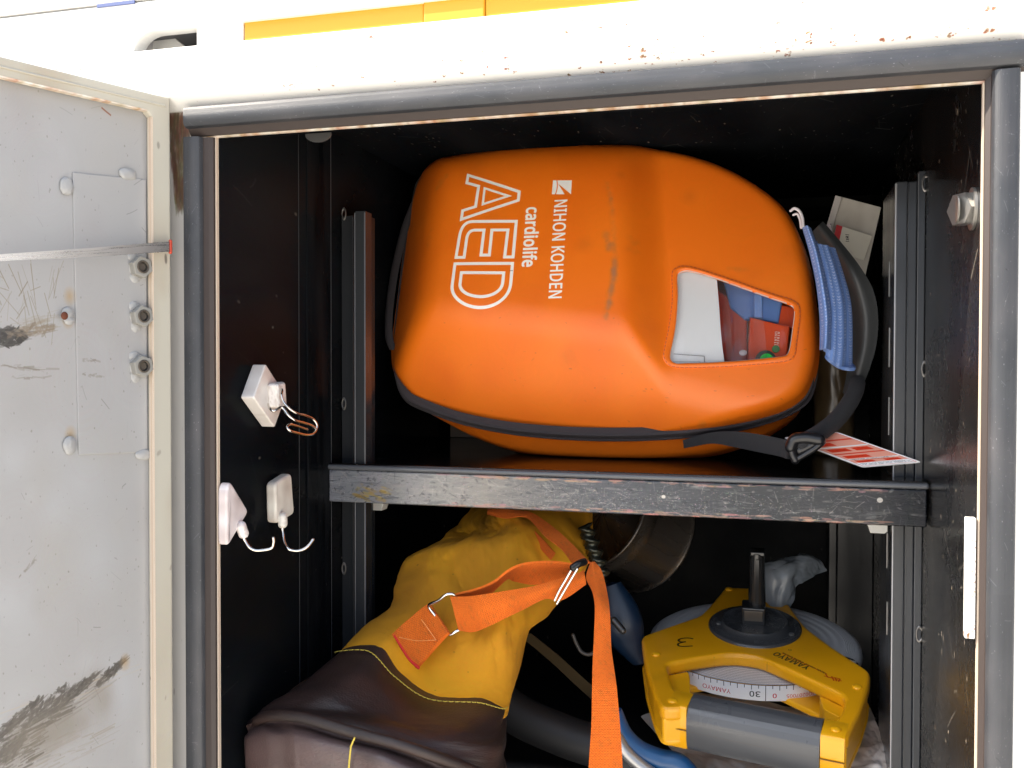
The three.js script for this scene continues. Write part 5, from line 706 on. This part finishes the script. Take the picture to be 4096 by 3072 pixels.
  const boss = (pts) => slab(smoothPoly(pts.map((p) => at(...p)).reverse(), 0.003), -0.027, -0.009, 0.0006);
  local('pillar', boss([[1440, 1437], [1486, 1428], [1490, 1440], [1492, 1522], [1480, 1527], [1431, 1529], [1413, 1496], [1398, 1440], [1420, 1420]]), yel2, tm);
  local('pillar', boss([[1770, 1478], [1824, 1504], [1840, 1470], [1876, 1474], [1860, 1528], [1829, 1594], [1776, 1585], [1778, 1566], [1806, 1554], [1820, 1528], [1780, 1508]]), yel2, tm);
  // handle ends below the arms, and the grip
  const gl = at(1484, 1527), gr = at(1773, 1584), gd = [gr[0] - gl[0], gr[1] - gl[1]], gL = Math.hypot(...gd); gd[0] /= gL; gd[1] /= gL;
  const sec = (d, hgt, r) => [...arc(-r, -r, r, 0, 90, 5), ...arc(-d + r, -r, r, 90, 180, 5), ...arc(-d + r, -hgt + r, r, 180, 270, 5), ...arc(-r, -hgt + r, r, 270, 360, 5)];
  const bar = (s0, s1, d, hgt, r, h0, off) => { const s = sec(d, hgt, r); s.push(s[0]); return sweep(s.map(([p, q]) => [p, q + h0]), V3(gl[0] + gd[0] * s0 + gd[1] * off, gl[1] + gd[1] * s0 - gd[0] * off, 0), V3(gl[0] + gd[0] * s1 + gd[1] * off, gl[1] + gd[1] * s1 - gd[0] * off, 0), V3(gd[1], -gd[0], 0), V3(0, 0, 1)); };
  const armL = at(1430, 1531), armR = at(1829, 1595), along = (p) => (p[0] - gl[0]) * gd[0] + (p[1] - gl[1]) * gd[1];
  local('handle_end', bar(along(armL) + 0.0015, 0.0, 0.024, 0.0345, 0.0035, 0.0001, 0.0022), yel2, tm); local('handle_end', bar(gL, along(armR) - 0.001, 0.024, 0.0345, 0.0035, 0.0001, 0.0022), yel2, tm);
  local('grip', bar(0.0003, gL - 0.0003, 0.031, 0.039, 0.0135, 0.0012, 0.0036), std([0.085, 0.088, 0.094], 0.6, { roughnessMap: glossNoise }), tm, 'grey rubber grip');
  local('mold_line', [bar(along(armL) + 0.0012, along(armR) - 0.0007, 0.0012, 0.0005, 0.0002, -0.0172, 0.0036)], std([0.16, 0.07, 0.01], 0.6), tm);
  for (const [x, y] of [[920, 350], [275, 925], [2055, 1215], [420, 1335], [1865, 1590]]) { const p = at(...K(x, y)); local('rivet', new THREE.SphereGeometry(0.0036, 20, 10).scale(1, 1, 0.45).translate(p[0], p[1], 0.0002), yel2, tm); }
  // hub and crank
  const hubM = std([0.05, 0.053, 0.058], 0.4, { roughnessMap: glossNoise }), L = (pts) => new THREE.LatheGeometry(pts.map((p) => new THREE.Vector2(...p)), 72).rotateX(Math.PI / 2);
  const hb = local('hub', L([[0, 0.005], [0.0245, 0.005], [0.0255, 0.0066], [0.0275, 0.0066], [0.0285, 0.003], [0.0365, 0.0026], [0.0383, 0.0012], [0.0385, -0.002]]).translate(-0.0006, -0.004, 0), hubM, tm, 'dark grey round hub');
  for (const [x, y] of [[830, 680], [1475, 780]]) { const p = at(...K(x, y)); local('screw', new THREE.CylinderGeometry(0.0022, 0.0022, 0.001, 16).rotateX(Math.PI / 2).translate(p[0], p[1], 0.0035), std([0.11, 0.115, 0.12], 0.35), hb); }
  const cb = at(1628, 1352), dk = std([0.02, 0.021, 0.023], 0.3, { roughnessMap: glossNoise, clearcoat: 0.3, clearcoatRoughness: 0.25 });
  const ck = local('crank', [new RoundedBoxGeometry(0.0195, 0.017, 0.016, 3, 0.0016).translate(cb[0], cb[1], 0.012), new THREE.CylinderGeometry(0.0062, 0.0074, 0.048, 8, 1).rotateX(Math.PI / 2).translate(cb[0] + 0.0025, cb[1] + 0.004, 0.041), new RoundedBoxGeometry(0.012, 0.011, 0.004, 2, 0.0012).translate(cb[0] + 0.003, cb[1] + 0.0045, 0.065)], dk, tm, 'black folding crank standing up from the hub');
  local('crank_rib', [box(cb[0] + 0.0015, cb[0] + 0.0045, cb[1] - 0.0032, cb[1] - 0.0022, 0.022, 0.061, 0.0004)], dk, ck); local('crank_lit_face', [box(cb[0] - 0.0075, cb[0] + 0.0075, cb[1] - 0.0092, cb[1] - 0.0083, 0.0085, 0.0175, 0.0003)], std([0.16, 0.14, 0.12], 0.3, { metalness: 0.7 }), ck);  // brownish plate stands in for light reflected on the block front
  // wound tape: flat outer turn with the scale, then the inner turns rising to the hub
  const RA = 0.0875, RB = 0.0748, rim = (a, k = 1) => [RA * k * Math.sin(a) - 0.002, -RB * k * Math.cos(a)]; // a = 0 faces the handle
  const bandMap = paint(2048, 128, (g, w, h) => { // covers a = -0.9 .. 0.9
    g.fillStyle = '#f2f1f1'; g.fillRect(0, 0, w, h); g.fillStyle = '#1c1c1e';
    for (let i = -30; i < 30; i++) { const x = w / 2 + 84 + i * 42, L2 = i % 2 ? 26 : 38; g.fillRect(x, 0, 4, i === 0 ? h : L2); }
    const up = (s, x, y, sx, sy, c, f) => { g.save(); g.translate(x, y); g.rotate(Math.PI); g.scale(sx, sy); g.font = f; g.fillStyle = c; g.textAlign = 'center'; g.fillText(s, 0, 0); g.restore(); };
    const cx = w / 2 + 84; up('30', cx - 62, 52, 0.95, 1, '#1b1b1d', 'bold 62px monospace'); up('0', cx + 56, 66, 1, 1, '#c8202c', 'bold 50px monospace'); up('JQ0207005', cx + 216, 74, 0.92, 1, '#c8303c', '40px sans-serif'); up('YAMAYO', cx - 300, 62, 0.95, 1, '#c8303c', '50px sans-serif'); up('MI', cx - 640, 36, 1.1, 1, '#c8202c', 'bold 60px sans-serif');
    g.fillStyle = '#1c1c1e'; g.beginPath(); g.moveTo(cx - 520, 66); g.lineTo(cx - 532, 40); g.lineTo(cx - 506, 40); g.fill(); g.fillRect(cx - 521, 0, 4, 50);
  });
  const strip = (a0, a1, n, rows, mapU) => { const p = [], q = [], I = []; for (let i = 0; i <= n; i++) { const a = lerp(a0, a1, i / n); rows.forEach(([k, h], r) => { const [x, y] = rim(a, k); p.push(x, y, h); q.push(mapU ? 0.5 + (i / n - 0.5) * 0.6 : a * 3, r / (rows.length - 1)); }); } const m = rows.length; for (let i = 0; i < n; i++) for (let r = 0; r < m - 1; r++) { const a = i * m + r; I.push(a, a + m, a + 1, a + 1, a + m, a + m + 1); } const g = new THREE.BufferGeometry(); g.setAttribute('position', new THREE.Float32BufferAttribute(p, 3)); g.setAttribute('uv', new THREE.Float32BufferAttribute(q, 2)); g.setIndex(I); g.computeVertexNormals(); return g; };
  const tapeM = std([1, 1, 1], 0.4, { map: bandMap });
  const bd = local('tape_end', strip(-0.9, 0.9, 90, [[1, -0.0275], [1, -0.0145]], true), tapeM, tm, 'white printed tape end with red and black figures');
  const wound = std([1, 1, 1], 0.45, { map: paint(1024, 512, (g, w, h) => { seed = 2; g.fillStyle = '#dcdada'; g.fillRect(0, 0, w, h); for (let j = 0; j < 26; j++) { const y = h - Math.pow(j / 26, 1.3) * h; g.strokeStyle = css(44, 44, 52, 0.9 - j * 0.015); g.lineWidth = 3.2; g.beginPath(); g.moveTo(0, y); g.lineTo(w, y); g.stroke(); const n = 40 + j * 3; for (let i = 0; i < n; i++) { const x = (i + rnd() * 0.3 + (j % 3) * 0.3) / n * w; g.beginPath(); g.moveTo(x, y); g.lineTo(x + rr(-2, 2), y - h / 40); g.stroke(); } } }) });
  wound.map.wrapS = THREE.RepeatWrapping;
  local('wound_tape', strip(-1.25, 1.25, 120, [[0.992, -0.0142], [0.97, -0.0142], [0.75, -0.0125], [0.45, -0.012]], false), wound, tm, 'inner turns of the wound tape');
  const edgeN = grain(64, 256, (u, v) => 0.5 + 0.4 * Math.sin(v * 256 * 0.8)); const rollM = std([0.6, 0.6, 0.61], 0.5, { bumpMap: edgeN, bumpScale: 0.0004 });
  const roll = (k) => strip(1.25, 2 * Math.PI - 1.25, 160, [[0.3, -0.0125], [0.85 * k, -0.0118], [0.95 * k, -0.0126], [1.0 * k, -0.0155], [1.01 * k, -0.02], [0.99 * k, -0.0255]], false); local('tape_roll', roll(1.0), rollM, tm, 'pale side of the tape roll bulging from the frame');
}
{ // plastic bags
  const film = (c, tr, rough = 0.3) => std(c, rough, { transmission: tr, thickness: 0, ior: 1.35, clearcoat: 0.6, clearcoatRoughness: 0.15 });
  const crumple = (k, f) => (u, v) => k * (Math.abs(fbm(u * f + 3, v * f) - 0.5) * 2 - 0.4) + k * 0.5 * (Math.abs(fbm(u * f * 2.3, v * f * 2.3 + 8) - 0.5) * 2 - 0.3);
  const g = thing('clear_plastic_bag', 'crumpled clear plastic bag behind the crank of the yellow tape', 'plastic bag', onZ(1700, 1330, -0.38));
  const r = [[[1632, 1270, -0.36], [1650, 1290, -0.345], [1680, 1322, -0.34], [1702, 1318, -0.35]], [[1630, 1232, -0.37], [1658, 1240, -0.345], [1690, 1270, -0.34], [1712, 1290, -0.35]], [[1640, 1222, -0.375], [1672, 1222, -0.35], [1706, 1232, -0.345], [1722, 1262, -0.355]], [[1672, 1216, -0.38], [1700, 1212, -0.36], [1728, 1216, -0.355], [1742, 1252, -0.36]], [[1716, 1206, -0.385], [1730, 1205, -0.37], [1752, 1206, -0.365], [1758, 1240, -0.37]], [[1730, 1202, -0.39], [1748, 1204, -0.38], [1768, 1216, -0.375], [1782, 1231, -0.38]]].map(Z);
  part('film', sheet(r.map((q) => q.slice().reverse()), 40, 50, 0.0008, { bump: crumple(0.005, 2.6) }), film([0.5, 0.55, 0.6], 0.5, 0.2), g);
  const w = thing('white_plastic_bag', 'crumpled white plastic bag under the yellow measuring tape', 'plastic bag', onZ(1650, 1640, -0.22));
  const rows = [[[1380, 1540, -0.3], [1480, 1500, -0.3], [1600, 1500, -0.31], [1740, 1530, -0.31], [1830, 1540, -0.3], [1880, 1530, -0.3]], [[1440, 1600, -0.24], [1500, 1590, -0.25], [1610, 1580, -0.26], [1740, 1590, -0.26], [1850, 1590, -0.25], [1895, 1570, -0.25]], [[1478, 1645, -0.2], [1540, 1645, -0.205], [1640, 1650, -0.21], [1760, 1665, -0.21], [1860, 1640, -0.21], [1912, 1620, -0.215]], [[1490, 1690, -0.18], [1560, 1690, -0.175], [1660, 1700, -0.175], [1770, 1710, -0.18], [1870, 1690, -0.19], [1935, 1670, -0.195]], [[1480, 1760, -0.18], [1570, 1770, -0.17], [1670, 1780, -0.17], [1780, 1790, -0.17], [1890, 1780, -0.18], [1960, 1750, -0.19]]].map(Z);
  part('film', sheet(rows.map((q) => q.slice().reverse()).reverse().map((q) => q.slice().reverse()), 90, 60, 0.001, { bump: crumple(0.009, 4) }), film([0.72, 0.68, 0.65], 0.12, 0.35), w);
}
{ // dark steel drum behind
  const a = onZ(1296, 1100, -0.3), b = onZ(1392, 1150, -0.345), ax = b.clone().sub(a), L = ax.length(); ax.normalize();
  const g = thing('steel_pot', 'dark worn round steel pot lying on its side behind the orange strap', 'pot', a.clone());
  const m = std([0.6, 0.58, 0.56], 0.36, { metalness: 0.75, roughnessMap: grain(256, 256, (u, v) => 0.5 + 0.5 * fbm(u * 40, v * 6)), map: cloud('#8c8680', 'rgba(40,34,30,A)', 256, 256, 4, 80, 0.5) });
  const R = 0.054, pr = [[0, 0.004], [0.02, 0.004], [R - 0.006, 0.006], [R - 0.004, 0.0], [R - 0.001, -0.001], [R, 0.001], [R - 0.002, 0.006], [R - 0.003, 0.014], [R - 0.001, 0.016], [R - 0.002, 0.019], [R, L - 0.004], [R + 0.003, L - 0.001], [R + 0.003, L + 0.001], [R - 0.002, L + 0.001], [0, L]].map((p) => new THREE.Vector2(...p));
  const G = new THREE.LatheGeometry(pr, 90); G.applyQuaternion(new THREE.Quaternion().setFromUnitVectors(V3(0, 1, 0), ax)); G.translate(a.x, a.y, a.z);
  part('pot_body', G, m, g);
}
{ // auger, blue tool, hose, cord
  const A = onZ(1264, 1135, -0.23), B = onZ(1304, 1245, -0.235), L = A.distanceTo(B), g = thing('auger_bit', 'dark twisted auger bit standing behind the strap buckle', 'drill bit', B.clone());
  const n = 90, p = [], I = [], k = 10; for (let i = 0; i <= n; i++) { const t = i / n, a0 = t * 16; for (let j = 0; j < k; j++) { const a = j / k * 2 * Math.PI, r = 0.0032 + 0.004 * Math.pow(Math.abs(Math.cos((a - a0))), 2.5); p.push(r * Math.cos(a), t * L, r * Math.sin(a)); } } for (let i = 0; i < n; i++) for (let j = 0; j < k; j++) { const a = i * k + j, b = i * k + (j + 1) % k; I.push(a, a + k, b, b, a + k, b + k); }
  const G = new THREE.BufferGeometry(); G.setAttribute('position', new THREE.Float32BufferAttribute(p, 3)); G.setIndex(I); G.computeVertexNormals(); G.applyQuaternion(new THREE.Quaternion().setFromUnitVectors(V3(0, 1, 0), B.clone().sub(A).normalize())); G.translate(A.x, A.y, A.z);
  part('bit', G, std([0.07, 0.075, 0.06], 0.3, { metalness: 0.8 }), g);
  const blue = std([0.003, 0.017, 0.045], 0.45, { clearcoat: 0.2, clearcoatRoughness: 0.3 }), bt = thing('blue_tool', 'blue painted hand tool half hidden behind the orange hanging strap', 'tool', onZ(1370, 1500, -0.26));
  const rows = [[1318, 1262, 22], [1330, 1310, 40], [1340, 1350, 46], [1356, 1385, 34], [1372, 1412, 24], [1384, 1432, 16]].map(([x, y, w]) => { const c = onZ(x, y, -0.27), r = w / 2300; return Array.from({ length: 8 }, (_, i) => { const a = i / 8 * 2 * Math.PI; return c.clone().add(V3(-r * Math.cos(a) * 0.95, -r * Math.cos(a) * 0.3, r * 0.7 * Math.sin(a))); }); });
  part('body', skin(rows, 32, 40, { wrap: true }), blue, bt); 
  part('hook', capTube([[1238, 1372], [1246, 1392], [1256, 1408], [1270, 1414], [1286, 1408], [1300, 1392]].map(([x, y]) => onZ(x, y, -0.2)), 0.0016, 30, 8), std([0.06, 0.055, 0.05], 0.5, { metalness: 0.6 }), bt);
  part('pin', capTube([onZ(1326, 1340, -0.243), onZ(1345, 1362, -0.24)], 0.003, 6, 10), std([0.1, 0.1, 0.1], 0.4, { metalness: 0.8 }), bt);
  const bh = thing('blue_hose', 'bright blue hose curving along the bottom edge beside the tape', 'hose', onZ(1400, 1640, -0.16)); part('hose', tube([[1322, 1540], [1345, 1590], [1378, 1622], [1425, 1642], [1466, 1652], [1500, 1690]].map(([x, y]) => onZ(x, y, -0.175)), 0.0082, 60, false, 16), std([0.005, 0.07, 0.2], 0.4, { clearcoat: 0.3 }), bh); part('hose_sleeve', tube([[1330, 1590], [1352, 1625], [1385, 1655], [1420, 1680]].map(([x, y]) => onZ(x, y, -0.165)), 0.005, 30, false, 12), std([0.4, 0.4, 0.4], 0.3, { metalness: 0.6 }), bh, 'grey metal sleeve');
  tag(part('rubber_hose', capTube([[1060, 1500], [1120, 1545], [1220, 1590], [1320, 1625], [1420, 1680]].map(([x, y], i) => onZ(x, y, -0.225 + i * 0.004)), 0.0165, 60, 20), std([0.02, 0.02, 0.021], 0.5), scene), 'thick black rubber hose lying behind the bag', 'hose');
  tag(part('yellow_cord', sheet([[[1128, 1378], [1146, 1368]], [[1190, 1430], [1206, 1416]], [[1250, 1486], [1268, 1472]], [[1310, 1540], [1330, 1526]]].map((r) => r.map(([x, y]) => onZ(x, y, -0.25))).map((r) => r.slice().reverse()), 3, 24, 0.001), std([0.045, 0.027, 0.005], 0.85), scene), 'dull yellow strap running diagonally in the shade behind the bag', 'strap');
  const sc = thing('tool_case', 'dark case lying at the bottom of the compartment under the other gear', 'case', V3(0.2, SILL, -0.4)); part('case_body', box(0.02, 0.41, SILL + 0.0005, SILL + 0.045, -0.54, -0.24, 0.006), std([0.02, 0.02, 0.022], 0.6), sc); part('case_lid', box(0.022, 0.408, SILL + 0.0455, SILL + 0.075, -0.538, -0.242, 0.008), std([0.016, 0.016, 0.018], 0.55), sc);
}

scene.traverse((o) => { if (o.isMesh) { o.castShadow = true; o.receiveShadow = true; } });
renderer.render(scene, camera);
